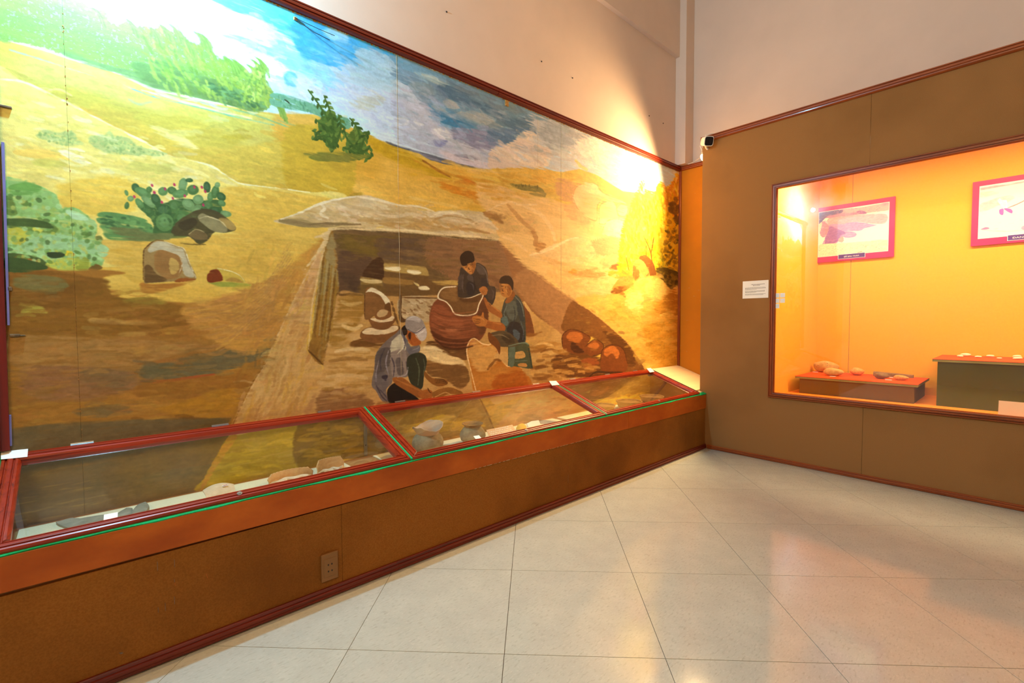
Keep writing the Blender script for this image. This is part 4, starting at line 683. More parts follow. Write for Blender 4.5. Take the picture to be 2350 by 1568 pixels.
    D(K5(yb), 420, 12, 3.6, [(232, 196, 60), (204, 150, 16), (220, 176, 30), (172, 120, 16), (236, 204, 90)], ang=(60, 110), f=.8, a=.7, rag=.8)
    D(K5([(1140, 420), (1195, 400), (1195, 560), (1150, 500)]), 34, 10, 8, [(120, 84, 32), (98, 70, 30)], f=1, rag=.9)
    D(K5([(1130, 540), (1195, 540), (1195, 860), (1120, 830), (1100, 760)]), 80, 8, 6, [(110, 84, 26), (90, 72, 26), (176, 126, 30), (140, 104, 26)], f=.8, rag=.8)
    D(K5([(840, 680), (1080, 660), (1140, 850), (860, 850)]), 120, 10, 4, [(156, 146, 36), (190, 170, 46), (130, 120, 30), (216, 186, 60)], ang=(50, 120), f=.7, a=.8)
    for q in ([(1060, 880), (1035, 780), (1025, 720), (985, 630)], [(1030, 740), (1040, 680), (1046, 640)], [(1000, 760), (1000, 690)], [(900, 850), (880, 760)], [(960, 700), (930, 640)]): S(K5(q), 2.4, (112, 66, 22), f=.5)
    P(K5([(770, 860), (800, 835), (850, 850), (905, 842), (912, 880), (820, 885)]), (158, 146, 46), f=1.2, rag=1.2)
    P(K5([(1060, 830), (1100, 815), (1190, 850), (1200, 950), (1130, 955), (1080, 895)]), (92, 72, 28), f=1.5, rag=1); D(K5([(1070, 830), (1190, 860), (1180, 940), (1100, 900)]), 30, 8, 6, [(70, 52, 22), (124, 92, 32), (150, 112, 36)], f=.8)
    P(K5([(958, 765), (995, 745), (1040, 788), (1062, 868), (1030, 880), (995, 810)]), (124, 72, 30), f=.8, rag=.5)
    P(K5([(920, 880), (922, 800), (955, 770), (995, 800), (1022, 872), (965, 888), (932, 908)]), (212, 142, 66), f=.8, rag=.4); P(K5([(920, 870), (925, 810), (950, 820), (960, 870), (930, 905)]), (166, 96, 40), f=1.2, rag=.7)
    P(K5([(788, 972), (835, 892), (900, 872), (935, 900), (905, 940), (850, 972)]), (200, 134, 56), f=.9, rag=.5); P(K5([(788, 974), (820, 935), (880, 935), (900, 942), (840, 976)]), (134, 80, 30), f=1, rag=.8)
    P(K5([(790, 985), (850, 975), (920, 930), (990, 888), (1060, 872), (1105, 905), (1150, 950), (1200, 960), (1200, 1420), (1010, 1440), (960, 1362), (880, 1262), (700, 1105), (575, 1018), (650, 985)]), (214, 156, 64), f=2, rag=.6, c2=(220, 166, 76))
    P(K5([(1000, 900), (1080, 880), (1110, 930), (1130, 1040), (1060, 1030), (1000, 980)]), (232, 184, 92), f=4, rag=1); P(K5([(880, 1000), (960, 960), (980, 1060), (900, 1100)]), (234, 188, 104), f=5, rag=1)
    P(K5([(1100, 1000), (1180, 960), (1200, 1100), (1140, 1110), (1050, 1080)]), (180, 116, 36), f=4, rag=1); S(K5([(1000, 1170), (1060, 1130), (1110, 1098), (1180, 1110)]), 4, (236, 186, 90), f=1.3, rag=1)
    P(K5([(980, 1200), (1100, 1130), (1195, 1150), (1195, 1400), (1060, 1400)]), (196, 134, 44), f=6, rag=1)
    D(K5([(700, 1020), (1180, 980), (1190, 1400), (1010, 1430), (850, 1220)]), 130, 28, 6, [(228, 176, 82), (200, 140, 50), (214, 158, 64), (180, 120, 36)], ang=(-30, 40), f=1.6, a=.5, rag=1)
    c.brush([(1300, 540), (1540, 640), (1550, 850), (1480, 850), (1330, 700)], 300, 20, 6, ang=(-40, 50), jit=.06, off=6, a=.6)
    # boulders in the pit
    P(K5([(440, 1370), (600, 1320), (860, 1440), (700, 1490), (480, 1460)]), (104, 62, 28), f=3, rag=1.1)
    for L, H in (([(500, 1300), (498, 1230), (545, 1192), (610, 1205), (668, 1240), (645, 1290), (655, 1335), (590, 1345), (530, 1325)], [(520, 1240), (560, 1205), (620, 1225), (600, 1270), (560, 1265)]),
                 ([(630, 1300), (690, 1253), (745, 1285), (730, 1335), (680, 1352), (640, 1335)], [(650, 1290), (692, 1262), (720, 1290), (690, 1310)]),
                 ([(725, 1390), (740, 1312), (800, 1285), (862, 1310), (890, 1400), (860, 1455), (745, 1450)], [(745, 1325), (795, 1290), (838, 1325), (825, 1372), (795, 1335), (765, 1360)])):
        P(K5(L), (122, 64, 28), f=.9, rag=.5); P(K5(H), (184, 102, 44), f=1.5, rag=.8)
        S(K5(L[:5]), 2, (70, 36, 18), f=.7, a=.8)
    P(K5([(560, 1270), (600, 1300), (630, 1330), (580, 1335), (545, 1300)]), (76, 40, 20), f=1.5, rag=.8); P(K5([(610, 1380), (690, 1365), (720, 1400), (650, 1430)]), (150, 76, 36), f=2, rag=1)
    D(K5([(330, 1280), (600, 1340), (700, 1440), (350, 1500)]), 60, 30, 6, [(132, 82, 34), (206, 150, 76), (164, 108, 46), (110, 64, 26)], ang=(-10, 8), f=1.2, a=.7, rag=1)
    S(K5([(655, 1480), (700, 1448), (760, 1450), (860, 1450)]), 4, (70, 44, 24), f=.8)
    # ---- the part of the painting that goes on behind the glass lids
    P([(-80, 1010), (480, 960), (520, 985), (520, 1130), (400, 1180), (-80, 1260)], (112, 92, 58), f=4, rag=.6, c2=(104, 84, 46))
    P(KA([(800, 480), (1560, 340), (1620, 400), (1440, 700), (1200, 760), (820, 820)]), (108, 84, 44), f=4, rag=.9)
    P(KA([(1640, 330), (1760, 300), (2260, 200), (2260, 640), (1450, 720), (1470, 620), (1560, 460)]), (166, 134, 34), f=2, rag=.6, c2=(152, 122, 26))
    P(KA([(1640, 330), (1700, 330), (1560, 540), (1450, 720), (1440, 700), (1480, 600)]), (176, 122, 40), f=1.5, rag=.8)
    D(KA([(1650, 360), (2200, 240), (2200, 600), (1500, 680)]), 60, 40, 6, [(186, 150, 40), (140, 110, 22), (172, 140, 50)], ang=(-12, 5), f=1.6, a=.6, rag=1)
    P(KB([(290, 360), (720, 300), (830, 330), (960, 600), (600, 640), (260, 700)]), (120, 92, 22), f=2, rag=.7, c2=(108, 80, 20))
    D(KB([(300, 420), (720, 340), (900, 540), (300, 660)]), 70, 40, 7, [(150, 116, 30), (96, 70, 16), (134, 102, 26), (166, 124, 30)], ang=(-12, 5), f=1.6, a=.6, rag=1)
    P(KB([(800, 300), (1560, 190), (1620, 230), (1700, 420), (1650, 520), (1000, 600)]), (146, 112, 54), f=2, rag=.7)
    P(KB([(1000, 440), (1150, 370), (1300, 320), (1450, 350), (1620, 400), (1450, 430), (1200, 440)]), (192, 150, 56), f=2.5, rag=1); P(KB([(1560, 190), (1640, 210), (1700, 245), (1900, 180), (1850, 290), (1720, 400), (1680, 430), (1620, 300)]), (186, 142, 56), f=1.8, rag=.7)
    P(KB([(1900, 190), (2195, 130), (2500, 240), (2300, 420), (1700, 480), (1680, 420)]), (198, 148, 84), f=2, rag=.8, c2=(184, 130, 66)); S(KB([(1570, 200), (1620, 300), (1680, 440)]), 4, (120, 84, 30), f=1)
    D(KB([(1000, 420), (1560, 250), (2300, 200), (2200, 380), (1000, 560)]), 110, 36, 6, [(170, 128, 60), (126, 94, 40), (206, 160, 90), (150, 110, 46)], ang=(-14, 4), f=1.6, a=.5, rag=1)
    P(KC([(400, 330), (900, 250), (1600, 250), (1600, 520), (700, 620), (560, 500)]), (132, 96, 40), f=3, rag=.8, c2=(120, 86, 34)); P(KC([(520, 500), (800, 440), (1200, 400), (1150, 460), (700, 530)]), (192, 142, 50), f=3, rag=1)
    # ---- second pass: smaller accents
    # bush at the left: bigger leaf clumps
    r = c.rng
    for q in c.inside([(14, 430), (110, 436), (140, 480), (205, 500), (222, 545), (248, 572), (232, 610), (150, 624), (100, 600), (14, 616)], 130):
        col = [(120, 160, 84), (150, 186, 110), (170, 204, 136), (96, 130, 58), (186, 190, 96), (78, 104, 50)][r.integers(6)]
        E(q[0], q[1], r.uniform(4, 9), r.uniform(3, 6), col, rot=r.uniform(-40, 40), f=.9, rag=.7, a=.75)
    for L, g in (([(15, 505), (60, 500), (110, 512), (120, 526), (60, 520), (20, 522)], (70, 92, 44)), ([(16, 590), (60, 596), (110, 612), (80, 622), (16, 622)], (64, 84, 42)), ([(110, 580), (140, 578), (146, 588), (118, 592)], (54, 70, 40)), ([(150, 480), (185, 488), (205, 505), (180, 506), (160, 496)], (182, 212, 160)), ([(20, 430), (60, 418), (98, 432), (70, 446), (30, 446)], (110, 156, 72)), ([(230, 560), (250, 572), (240, 590), (222, 580)], (166, 200, 140))):
        P(L, g, f=1, rag=1)
    # spoil heap: lit crests and shaded folds
    for q, w, g in (([(10, 168), (150, 120), (290, 58), (420, 24), (560, 2)], 5, (236, 220, 186)), ([(300, 60), (330, 90), (300, 130), (360, 160)], 7, (226, 206, 168)), ([(560, 4), (700, 26), (860, 64), (1000, 74), (1120, 110)], 4, (232, 210, 170)), ([(420, 40), (520, 80), (640, 96), (760, 140)], 7, (196, 166, 116)),
                    ([(1090, 150), (1180, 118), (1290, 128), (1350, 160)], 6, (240, 218, 176)), ([(1120, 168), (1220, 142), (1330, 158), (1430, 200)], 6, (176, 136, 82)), ([(700, 130), (820, 150), (960, 130), (1060, 150)], 6, (216, 190, 146)), ([(560, 170), (700, 180), (900, 170), (1050, 190)], 7, (184, 146, 90)),
                    ([(200, 206), (340, 196), (460, 204), (590, 206)], 5, (120, 96, 60)), ([(20, 176), (120, 186), (230, 208)], 6, (140, 116, 74)), ([(1390, 200), (1450, 178), (1520, 196), (1580, 240)], 6, (236, 206, 160)), ([(1300, 236), (1400, 246), (1520, 268)], 7, (172, 126, 72)),
                    ([(1490, 112), (1640, 44), (1740, 62), (1860, 60)], 4, (236, 196, 136)), ([(1640, 60), (1690, 110), (1760, 190), (1840, 250)], 9, (196, 140, 78)), ([(1760, 70), (1880, 130), (1960, 230), (1990, 330)], 9, (238, 194, 130)), ([(1820, 250), (1850, 300), (1840, 360)], 10, (180, 122, 62)),
                    ([(1880, 400), (1980, 360), (2060, 330)], 7, (240, 202, 144)), ([(1600, 290), (1700, 330), (1790, 400)], 7, (236, 190, 126)), ([(620, 232), (900, 246), (1200, 276), (1560, 304)], 4, (238, 212, 160))):
        S(K4(q), w, g, f=1.2, a=.8, rag=.9)
    # pit: edges, damp stains
    S(K4([(385, 240), (700, 256), (1000, 274), (1340, 304), (1585, 320)]), 3, (84, 62, 36), f=1, a=.8, rag=.6)
    for q, w, g in (([(480, 300), (560, 380), (700, 400)], 26, (124, 98, 36)), ([(760, 330), (860, 360), (900, 440)], 22, (86, 64, 50)), ([(1000, 330), (1100, 360), (1240, 350)], 18, (132, 96, 62)), ([(450, 560), (520, 600), (560, 690)], 24, (74, 54, 40)), ([(840, 400), (960, 410), (1060, 430)], 10, (150, 112, 66)), ([(1500, 580), (1560, 600), (1600, 680)], 12, (112, 72, 44))):
        S(K4(q), w, g, f=4, a=.5, rag=1.2)
    for k in range(9):
        x = 250+k*16; S(K4([(x+60-k*2, 420+k*16), (x+30, 700), (x-10, 980+k*10)]), 5, [(172, 150, 96), (112, 76, 28), (156, 118, 44)][k % 3], f=1.2, a=.6, rag=1)
    S(K4([(340, 340), (300, 480), (268, 640), (238, 800), (212, 1110)]), 4, (216, 180, 122), f=1, a=.9, rag=.8); S(K4([(212, 1112), (262, 1160), (318, 1216)]), 4, (90, 58, 24), f=1, a=.9)
    for q, w, g in (([(430, 700), (445, 712), (520, 706), (610, 712)], 4, (96, 64, 30)), ([(440, 760), (520, 780), (600, 770)], 9, (206, 166, 100)), ([(450, 930), (540, 960), (600, 930)], 10, (222, 186, 124)), ([(400, 1120), (520, 1100), (660, 1110)], 9, (224, 190, 134)), ([(360, 1190), (500, 1170), (640, 1180)], 8, (150, 106, 52)), ([(340, 1300), (480, 1290), (640, 1310)], 10, (214, 174, 116)),
                    ([(810, 760), (850, 900), (870, 960)], 5, (92, 60, 28)), ([(1040, 1090), (1120, 1100), (1180, 1120)], 6, (236, 208, 158)), ([(1090, 1150), (1200, 1196), (1320, 1204)], 5, (238, 206, 150)), ([(1830, 1080), (1900, 1060), (1980, 1080)], 6, (226, 180, 112)), ([(1500, 1250), (1560, 1180), (1600, 1190)], 6, (120, 72, 30))):
        S(K4(q), w, g, f=1.2, a=.8, rag=.9)
    # jar: throwing lines, light from the right
    for k in range(10):
        y = 800+k*27; x0 = 1092+abs(k-5)*5; S(K4([(x0, y), (1180, y+34), (1300, y+44), (1420, y+28)]), 3.2, [(158, 88, 54), (92, 46, 26), (178, 104, 66)][k % 3], f=.9, a=.5, rag=1)
    S(K4([(1120, 1030), (1200, 1090), (1300, 1100), (1400, 1078)]), 5, (70, 36, 18), f=1.2, a=.8)
    P(K4([(1300, 735), (1380, 735), (1455, 712), (1430, 760), (1340, 770)]), (92, 58, 30), f=2, rag=.8)
    # figures: light on folds, hands and faces
    for q, w, g in (([(1420, 490), (1465, 508), (1495, 560), (1503, 630)], 4, (108, 92, 82)), ([(1330, 560), (1320, 640), (1330, 700)], 3, (96, 80, 72)), ([(1400, 575), (1410, 640), (1430, 690)], 3, (34, 28, 28)), ([(1370, 625), (1395, 640), (1402, 680)], 4, (84, 74, 76)), ([(1530, 668), (1545, 700), (1535, 750)], 3, (96, 80, 70)),
                    ([(1700, 722), (1745, 780), (1765, 870)], 4, (108, 112, 104)), ([(1640, 790), (1620, 850), (1640, 880)], 4, (104, 112, 106)), ([(1690, 790), (1700, 860), (1680, 940)], 3, (40, 46, 52)), ([(1740, 900), (1760, 970), (1755, 1040)], 3, (84, 92, 98)), ([(1530, 1006), (1600, 1000), (1660, 1030)], 4, (122, 102, 74)),
                    ([(890, 1020), (900, 1080), (850, 1140)], 4, (222, 210, 184)), ([(790, 1110), (770, 1200), (790, 1290)], 5, (150, 138, 144)), ([(720, 1180), (700, 1270), (700, 1340)], 4, (146, 134, 140)), ([(930, 1230), (915, 1285), (850, 1305)], 3, (166, 152, 152)), ([(960, 1110), (1000, 1095), (1008, 1080)], 3, (136, 128, 128)), ([(700, 1370), (760, 1430), (790, 1480)], 4, (72, 62, 74)), ([(1040, 1170), (1050, 1230), (1036, 1300)], 4, (84, 86, 66)),
                    ([(930, 880), (975, 868), (1020, 886)], 4, (206, 196, 190)), ([(1000, 1000), (1035, 975), (1055, 960)], 4, (226, 214, 204))):
        S(K4(q), w/1.6, g, f=.7, a=.85, rag=.6)
    for q, w, g in (([(1336, 506), (1350, 500), (1360, 504)], 2, (40, 22, 12)), ([(1374, 494), (1386, 488), (1398, 492)], 2, (40, 22, 12)), ([(1340, 514), (1356, 511)], 2.4, (60, 30, 16)), ([(1376, 503), (1392, 498)], 2.4, (60, 30, 16)), ([(1366, 512), (1372, 528), (1382, 524)], 1.6, (120, 66, 30)), ([(1370, 546), (1390, 540)], 2.4, (110, 44, 24)), ([(1345, 525), (1352, 540)], 4, (214, 152, 84)), ([(1392, 512), (1398, 530)], 4, (210, 146, 78)), ([(1355, 492), (1385, 482)], 4, (212, 148, 80)),
                    ([(1596, 648), (1616, 650)], 2.4, (44, 22, 12)), ([(1628, 652), (1650, 656)], 2.4, (44, 22, 12)), ([(1600, 656), (1612, 658)], 2, (230, 190, 140)), ([(1632, 661), (1644, 663)], 2, (230, 190, 140)), ([(1604, 696), (1626, 702)], 3, (60, 30, 18)), ([(1612, 664), (1606, 684), (1616, 688)], 2, (140, 80, 36)), ([(1600, 636), (1636, 640)], 6, (210, 146, 76)), ([(1634, 676), (1644, 700)], 6, (206, 140, 70)), ([(1656, 655), (1664, 680)], 4, (120, 66, 30)),
                    ([(985, 1000), (1012, 1042)], 4, (196, 116, 56)), ([(940, 1030), (960, 1060)], 5, (130, 62, 26)), ([(1455, 664), (1480, 662)], 3, (206, 140, 74)), ([(1420, 874), (1460, 880), (1480, 900)], 4, (212, 142, 74)), ([(1500, 760), (1560, 810), (1596, 840)], 4, (190, 120, 58)), ([(1540, 912), (1600, 925)], 4, (196, 124, 60))):
        S(K4(q), w/1.6, g, f=.45, a=.9)
    # stool: edges
    S(K4([(1650, 1080), (1764, 1056), (1800, 1074)]), 3, (112, 124, 104), f=.5); S(K4([(1795, 1090), (1822, 1236)]), 3, (44, 52, 46), f=.6); S(K4([(1700, 1190), (1790, 1184)]), 3, (96, 108, 92), f=.6)
    # dunes right: wind lines
    for q, w, g in (([(700, 1060), (900, 1150), (1050, 1190), (1250, 1230)], 6, (198, 130, 34)), ([(880, 1200), (1050, 1250), (1250, 1290), (1400, 1300)], 6, (214, 150, 50)), ([(960, 1100), (1200, 1150), (1500, 1150)], 5, (236, 190, 96)), ([(700, 1330), (900, 1370), (1100, 1420)], 6, (236, 196, 110)), ([(560, 1010), (720, 1060), (860, 1140)], 5, (224, 180, 60))):
        S(K2(q), w, g, f=1.6, a=.6, rag=1.1)
    # overall surface variation
    n = (c.N[0]-.5)*.05+(c.N[2]-.5)*.05+(c.N[3]-.5)*.05
    c.a *= (1+n)[..., None]
    # final grade: cooler overall; light painted in at the right and behind the lids
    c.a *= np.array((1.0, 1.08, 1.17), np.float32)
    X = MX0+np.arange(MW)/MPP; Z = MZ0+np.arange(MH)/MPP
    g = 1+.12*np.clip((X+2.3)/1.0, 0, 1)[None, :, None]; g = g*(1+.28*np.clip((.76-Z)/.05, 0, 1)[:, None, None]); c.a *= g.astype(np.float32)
    return np.clip(c.a, 0, .97)
# ---------------------------------------------------------------- materials
def wood(name, axis, col=(112, 40, 16), col2=(150, 62, 26), rough=.38):
    s = [70, 70, 70]; s[axis] = 2.2
    m = mat(name, col, rough=rough, col2=col2, nscale=tuple(s), detail=6, bump=.25, coat=.12, ramp=(.3, .75))
    return mixin(m, (48, 10, 4), tuple(v*1.7 for v in s), .55, .72, .7)
wood('wood_x', 0, (92, 22, 6), (130, 42, 12)); wood('wood_y', 1, (124, 52, 14), (168, 84, 30)); wood('wood_z', 2, (124, 50, 14), (164, 80, 28))
wood('red_x', 0, (134, 34, 8), (170, 52, 18), .33); wood('red_s', 1, (134, 34, 8), (170, 54, 20), .33)
mat('filler', (206, 186, 148), rough=.9)
mat('plaster', (224, 204, 190), rough=.85, spec=.2, var=.03, nscale=(2, 2, 2), bump=.12, bscale=(90, 90, 90))
mat('canvas_brown', (142, 100, 58), rough=.92, spec=.12, col2=(160, 116, 70), nscale=(420, 420, 420), detail=3, bump=.2, bscale=(900, 900, 900))
mixin(MATS['canvas_brown'], (120, 84, 46), (1.4, 1.4, 1.4), .48, .68, .45)
mat('case_brown', (138, 86, 32), rough=.9, spec=.12, col2=(152, 98, 40), nscale=(160, 160, 160), detail=3, bump=.3, bscale=(420, 420, 420))
mixin(MATS['case_brown'], (92, 54, 20), (1.6, 1.6, 1.6), .46, .7, .6)
mat('band_orange', (172, 84, 18), rough=.6, spec=.3, col2=(188, 98, 26), nscale=(5, 5, 9), bump=.2, bscale=(200, 200, 200))
mixin(MATS['band_orange'], (140, 60, 12), (2.2, 2.2, 5), .5, .7, .6)
mat('panel_orange', (202, 126, 26), rough=.75, spec=.2, var=.05, nscale=(3, 3, 3), bump=.15, bscale=(200, 200, 200))
mixin(MATS['panel_orange'], (196, 150, 90), (14, 14, 30), .68, .74, .6)
mat('niche_orange', (252, 182, 62), rough=.8, spec=.15, col2=(250, 174, 56), nscale=(90, 90, 90), bump=.2, bscale=(300, 300, 300))
mat('niche_floor', (250, 140, 40), rough=.7, spec=.2, var=.03)
mat('tile', (178, 180, 172), rough=.10, spec=.45, col2=(190, 192, 183), nscale=(7, 7, 7), detail=8, ramp=(.3, .7), noise_rough=.02)
mixin(MATS['tile'], (158, 156, 144), (40, 120, 40), .54, .72, .6, 7); mixin(MATS['tile'], (204, 205, 196), (60, 160, 60), .56, .72, .5, 7)
mat('grout', (104, 92, 72), rough=.9)
mat('sand_board', (236, 222, 186), rough=.95, spec=.1, col2=(246, 236, 206), nscale=(260, 260, 260), bump=.6, bscale=(420, 420, 420))
mat('case_floor', (170, 120, 66), rough=.9, var=.12, nscale=(12, 12, 12))
mat('felt_green', (38, 176, 110), rough=.95, spec=.05, var=.12, nscale=(120, 120, 120), bump=.5, bscale=(400, 400, 400))
mat('ply', (236, 206, 160), rough=.7, spec=.2, var=.05, nscale=(2, 14, 2)); mat('ply_edge', (110, 92, 68), rough=.8, nscale=(60, 60, 60), var=.4)
mat('steel', (196, 198, 200), rough=.3, metal=1., var=.05); mat('alu', (150, 146, 130), rough=.4, metal=.7, var=.06)
mat('paper', (240, 240, 238), rough=.7, var=.015); mat('ink', (70, 66, 64), rough=.8); mat('black', (14, 12, 12), rough=.6)
mat('terracotta', (206, 152, 96), rough=.85, col2=(226, 176, 120), nscale=(30, 30, 30), bump=.5, bscale=(160, 160, 160)); mixin(MATS['terracotta'], (164, 108, 60), (14, 14, 14), .52, .66, .6)
mat('terracotta_pale', (222, 190, 156), rough=.9, col2=(236, 208, 176), nscale=(40, 40, 40), bump=.5, bscale=(160, 160, 160))
mat('clay_grey', (136, 118, 90), rough=.9, col2=(166, 148, 116), nscale=(24, 24, 24), bump=.6, bscale=(140, 140, 140)); mixin(MATS['clay_grey'], (96, 78, 54), (10, 10, 10), .5, .66, .6)
mat('clay_pink', (214, 166, 132), rough=.9, col2=(196, 178, 160), nscale=(10, 10, 10), bump=.6, bscale=(140, 140, 140))
mat('clay_bowl', (138, 100, 56), rough=.85, col2=(164, 124, 74), nscale=(30, 30, 30), bump=.5, bscale=(150, 150, 150)); mixin(MATS['clay_bowl'], (96, 66, 36), (16, 16, 16), .54, .66, .6)
mat('slate', (128, 124, 108), rough=.85, col2=(160, 154, 136), nscale=(20, 20, 20), bump=.7, bscale=(90, 90, 90)); mat('slate_dark', (98, 108, 116), rough=.8, col2=(124, 130, 132), nscale=(30, 30, 30), bump=.5)
mat('stone_tan', (186, 146, 76), rough=.85, col2=(214, 176, 104), nscale=(30, 30, 30), bump=.6, bscale=(110, 110, 110)); mixin(MATS['stone_tan'], (128, 84, 44), (34, 34, 34), .62, .7, .7)
mat('stone_brown', (124, 92, 58), rough=.85, col2=(150, 112, 72), nscale=(30, 30, 30), bump=.6, bscale=(110, 110, 110)); mat('stone_orange', (204, 140, 62), rough=.85, col2=(228, 172, 96), nscale=(60, 60, 60), bump=.8, bscale=(160, 160, 160))
mat('shell', (250, 234, 190), rough=.8, var=.06, nscale=(30, 30, 30))
mat('red_cloth', (226, 84, 36), rough=.85, spec=.1, var=.05, nscale=(200, 200, 200)); mat('plinth_brown', (124, 96, 42), rough=.92, spec=.1, col2=(134, 104, 48), nscale=(200, 200, 200)); mat('plinth_green', (84, 84, 10), rough=.92, spec=.1, col2=(96, 94, 16), nscale=(200, 200, 200)); mat('plinth_edge', (150, 140, 70), rough=.8)
mat('magenta', (206, 20, 104), rough=.5, var=.03); mat('violet', (84, 40, 130), rough=.5, var=.05); mat('white', (250, 248, 244), rough=.6, var=.01)
mat('cctv_white', (240, 232, 220), rough=.4, var=.02); mat('cctv_black', (16, 10, 10), rough=.12, var=.1)
mat('socket_plate', (132, 92, 44), rough=.55, var=.04); mat('yellow_pigment', (240, 190, 60), rough=.9)
mat('acrylic_card', (222, 176, 140), rough=.5, var=.02); mat('dark_wood', (84, 12, 10), rough=.45, col2=(112, 22, 16), nscale=(60, 60, 2), bump=.2, coat=.2)
mat('blue_edge', (120, 124, 196), rough=.7, var=.1); mat('gilt', (206, 160, 84), rough=.7, col2=(120, 80, 30), nscale=(120, 120, 120)); mat('bulb', (255, 236, 200), emit=((255, 226, 170), 8.)); mat('lamp_body', (190, 180, 160), rough=.5)
glassmat('pane_niche', (.96, .98, .96), .018, .008); glassmat('pane_lid', (.98, 1., .985), .04, .006)
# ---------------------------------------------------------------- the room
D = .552; ZC = .5376; ZB = .734; XP = -.488; YE = -.4945; LX, LY = -8., -7.
V = Vector
fl = sempty('floor', (0, 0, 0))
MB().box(LX, 1.2, LY, .1, -.12, -.004).build('floor_slab', 'grout', fl)
s_ = .6/math.sqrt(2); ox, oy = -2.9949, -1.371; g = .0012
def clip(poly, ax, val, keep_less):
    out = []
    for i in range(len(poly)):
        a, b = poly[i], poly[(i+1) % len(poly)]; ia = (a[ax] <= val) == keep_less; ib = (b[ax] <= val) == keep_less
        if ia: out.append(a)
        if ia != ib:
            t = (val-a[ax])/(b[ax]-a[ax]); out.append((a[0]+(b[0]-a[0])*t, a[1]+(b[1]-a[1])*t))
    return out
for i in range(-14, 15):
    for j in range(-14, 15):
        T = lambda a, b: (ox+(a+b)*s_, oy+(b-a)*s_)
        e = g/.6
        p = [T(i+e, j+e), T(i+1-e, j+e), T(i+1-e, j+1-e), T(i+e, j+1-e)]
        for ax, val, k in ((0, XP-.0005, True), (0, LX, False), (1, -D-.0005, True), (1, LY, False)):
            if p: p = clip(p, ax, val, k)
        if len(p) < 3: continue
        ar = abs(sum(p[q][0]*p[(q+1) % len(p)][1]-p[(q+1) % len(p)][0]*p[q][1] for q in range(len(p))))/2
        if ar < .002: continue
        c = (sum(q[0] for q in p)/len(p), sum(q[1] for q in p)/len(p), 0)
        mb = MB().prism([(q[0]-c[0], q[1]-c[1], -.006) for q in p], (0, 0, .006)); o = mb.build('tile', 'tile'); o.location = c; o.parent = fl
        o.rotation_euler = (0, 0, 0)
# walls
struct(MB().box(LX, .5, .02, .12, 0, 5.3).build('wall_back', 'plaster'))
wr = sempty('wall_right'); MB().box(.098, .2, LY, .02, 2.95, 5.3).build('plaster_face', 'plaster', wr)
co = sempty('column'); MB().box(-.078, .0975, -.1, .0195, 2.969, 5.3).build('column_shaft', 'plaster', co)
be = sempty('beam'); MB().box(LX, -.0785, -.025, .0195, 4.128, 5.3).build('beam_face', 'plaster', be)
struct(MB().box(LX-.1, LX, LY, .12, 0, 5.3).build('wall_left', 'plaster')); struct(MB().box(LX, .6, LY-.1, LY, 0, 5.3).build('wall_front', 'plaster'))
struct(MB().box(LX, .6, LY, .12, 5.3, 5.4).build('ceiling', 'plaster'))
# ---------------------------------------------------------------- the mural
mural = thing('mural', (-2.6, 0, 1.9), 'large painted mural of dunes and an excavation pit with three diggers, above the glass case', 'painting')
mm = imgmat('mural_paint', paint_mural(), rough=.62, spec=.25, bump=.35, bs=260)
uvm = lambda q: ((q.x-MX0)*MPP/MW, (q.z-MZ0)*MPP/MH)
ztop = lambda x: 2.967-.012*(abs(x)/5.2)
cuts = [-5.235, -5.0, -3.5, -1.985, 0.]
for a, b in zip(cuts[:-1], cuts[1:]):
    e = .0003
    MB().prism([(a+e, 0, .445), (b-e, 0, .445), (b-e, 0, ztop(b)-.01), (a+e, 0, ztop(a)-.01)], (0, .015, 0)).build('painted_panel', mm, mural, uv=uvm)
rg = random.Random(3)
for x, z0, z1 in ((-3.5, .9, 2.9), (-2.262, 2.45, 2.9), (-1.985, 1.5, 2.9)):   # ridges of filler on the joints
    n = 24; mb = MB(); pts = [(x+rg.uniform(-.0015, .0015), -.0004, z0+(z1-z0)*k/n) for k in range(n+1)]; mb.tube(pts, [rg.uniform(.0002, .0011) for _ in pts], 5); mb.build('joint_ridge', 'filler', mural)['label'] = 'thin pale ridge of filler on a joint'
mb = MB()
for k in range(46):
    z = .76+2.1*rg.random(); x = -4.999+rg.uniform(-.002, .002); mb.bevbox((x, -.0003, z), (rg.uniform(.001, .002), .0008, rg.uniform(.001, .003)), .0003)
q = mb.build('paint_crumbs', 'case_floor', mural); q['kind'] = 'stuff'
# top trim in two lengths, ragged gilt edge of the canvas below it, trim at the corner
mw = .055; pr_ = moulding(mw, .03)
for (a, b, m1) in ((-5.4, -2.693, 0), (-2.690, .0, -1.)):
    MB().sweep((a, -.0003, ztop(a)), (b, -.0003, ztop(b)), (0, 0, -1), (0, -1, 0), pr_, 0., 0. if m1 == 0 else 0).build('top_trim', 'wood_x', mural)
mb = MB(); x = -5.2
while x < -.02:
    l = rg.uniform(.008, .03); h = rg.uniform(.003, .010); mb.add([(x, -.0008, ztop(x)-mw), (x+l, -.0008, ztop(x)-mw), (x+l*.8, -.0016, ztop(x)-mw-h*.7), (x+l*.3, -.0016, ztop(x)-mw-h)], [(0, 3, 2, 1)]); x += l*rg.uniform(.8, 1.25)
o = mb.build('ragged_edge', 'gilt', mural); o['kind'] = 'stuff'
MB().sweep((-.0005, -.0006, 2.93), (-.0005, -.0006, .735), (-1, 0, 0), (0, -1, 0), [(0, 0), (0, .022), (.014, .022), (.022, .012), (.022, 0)], 0, 0).build('side_trim', 'wood_z', mural)
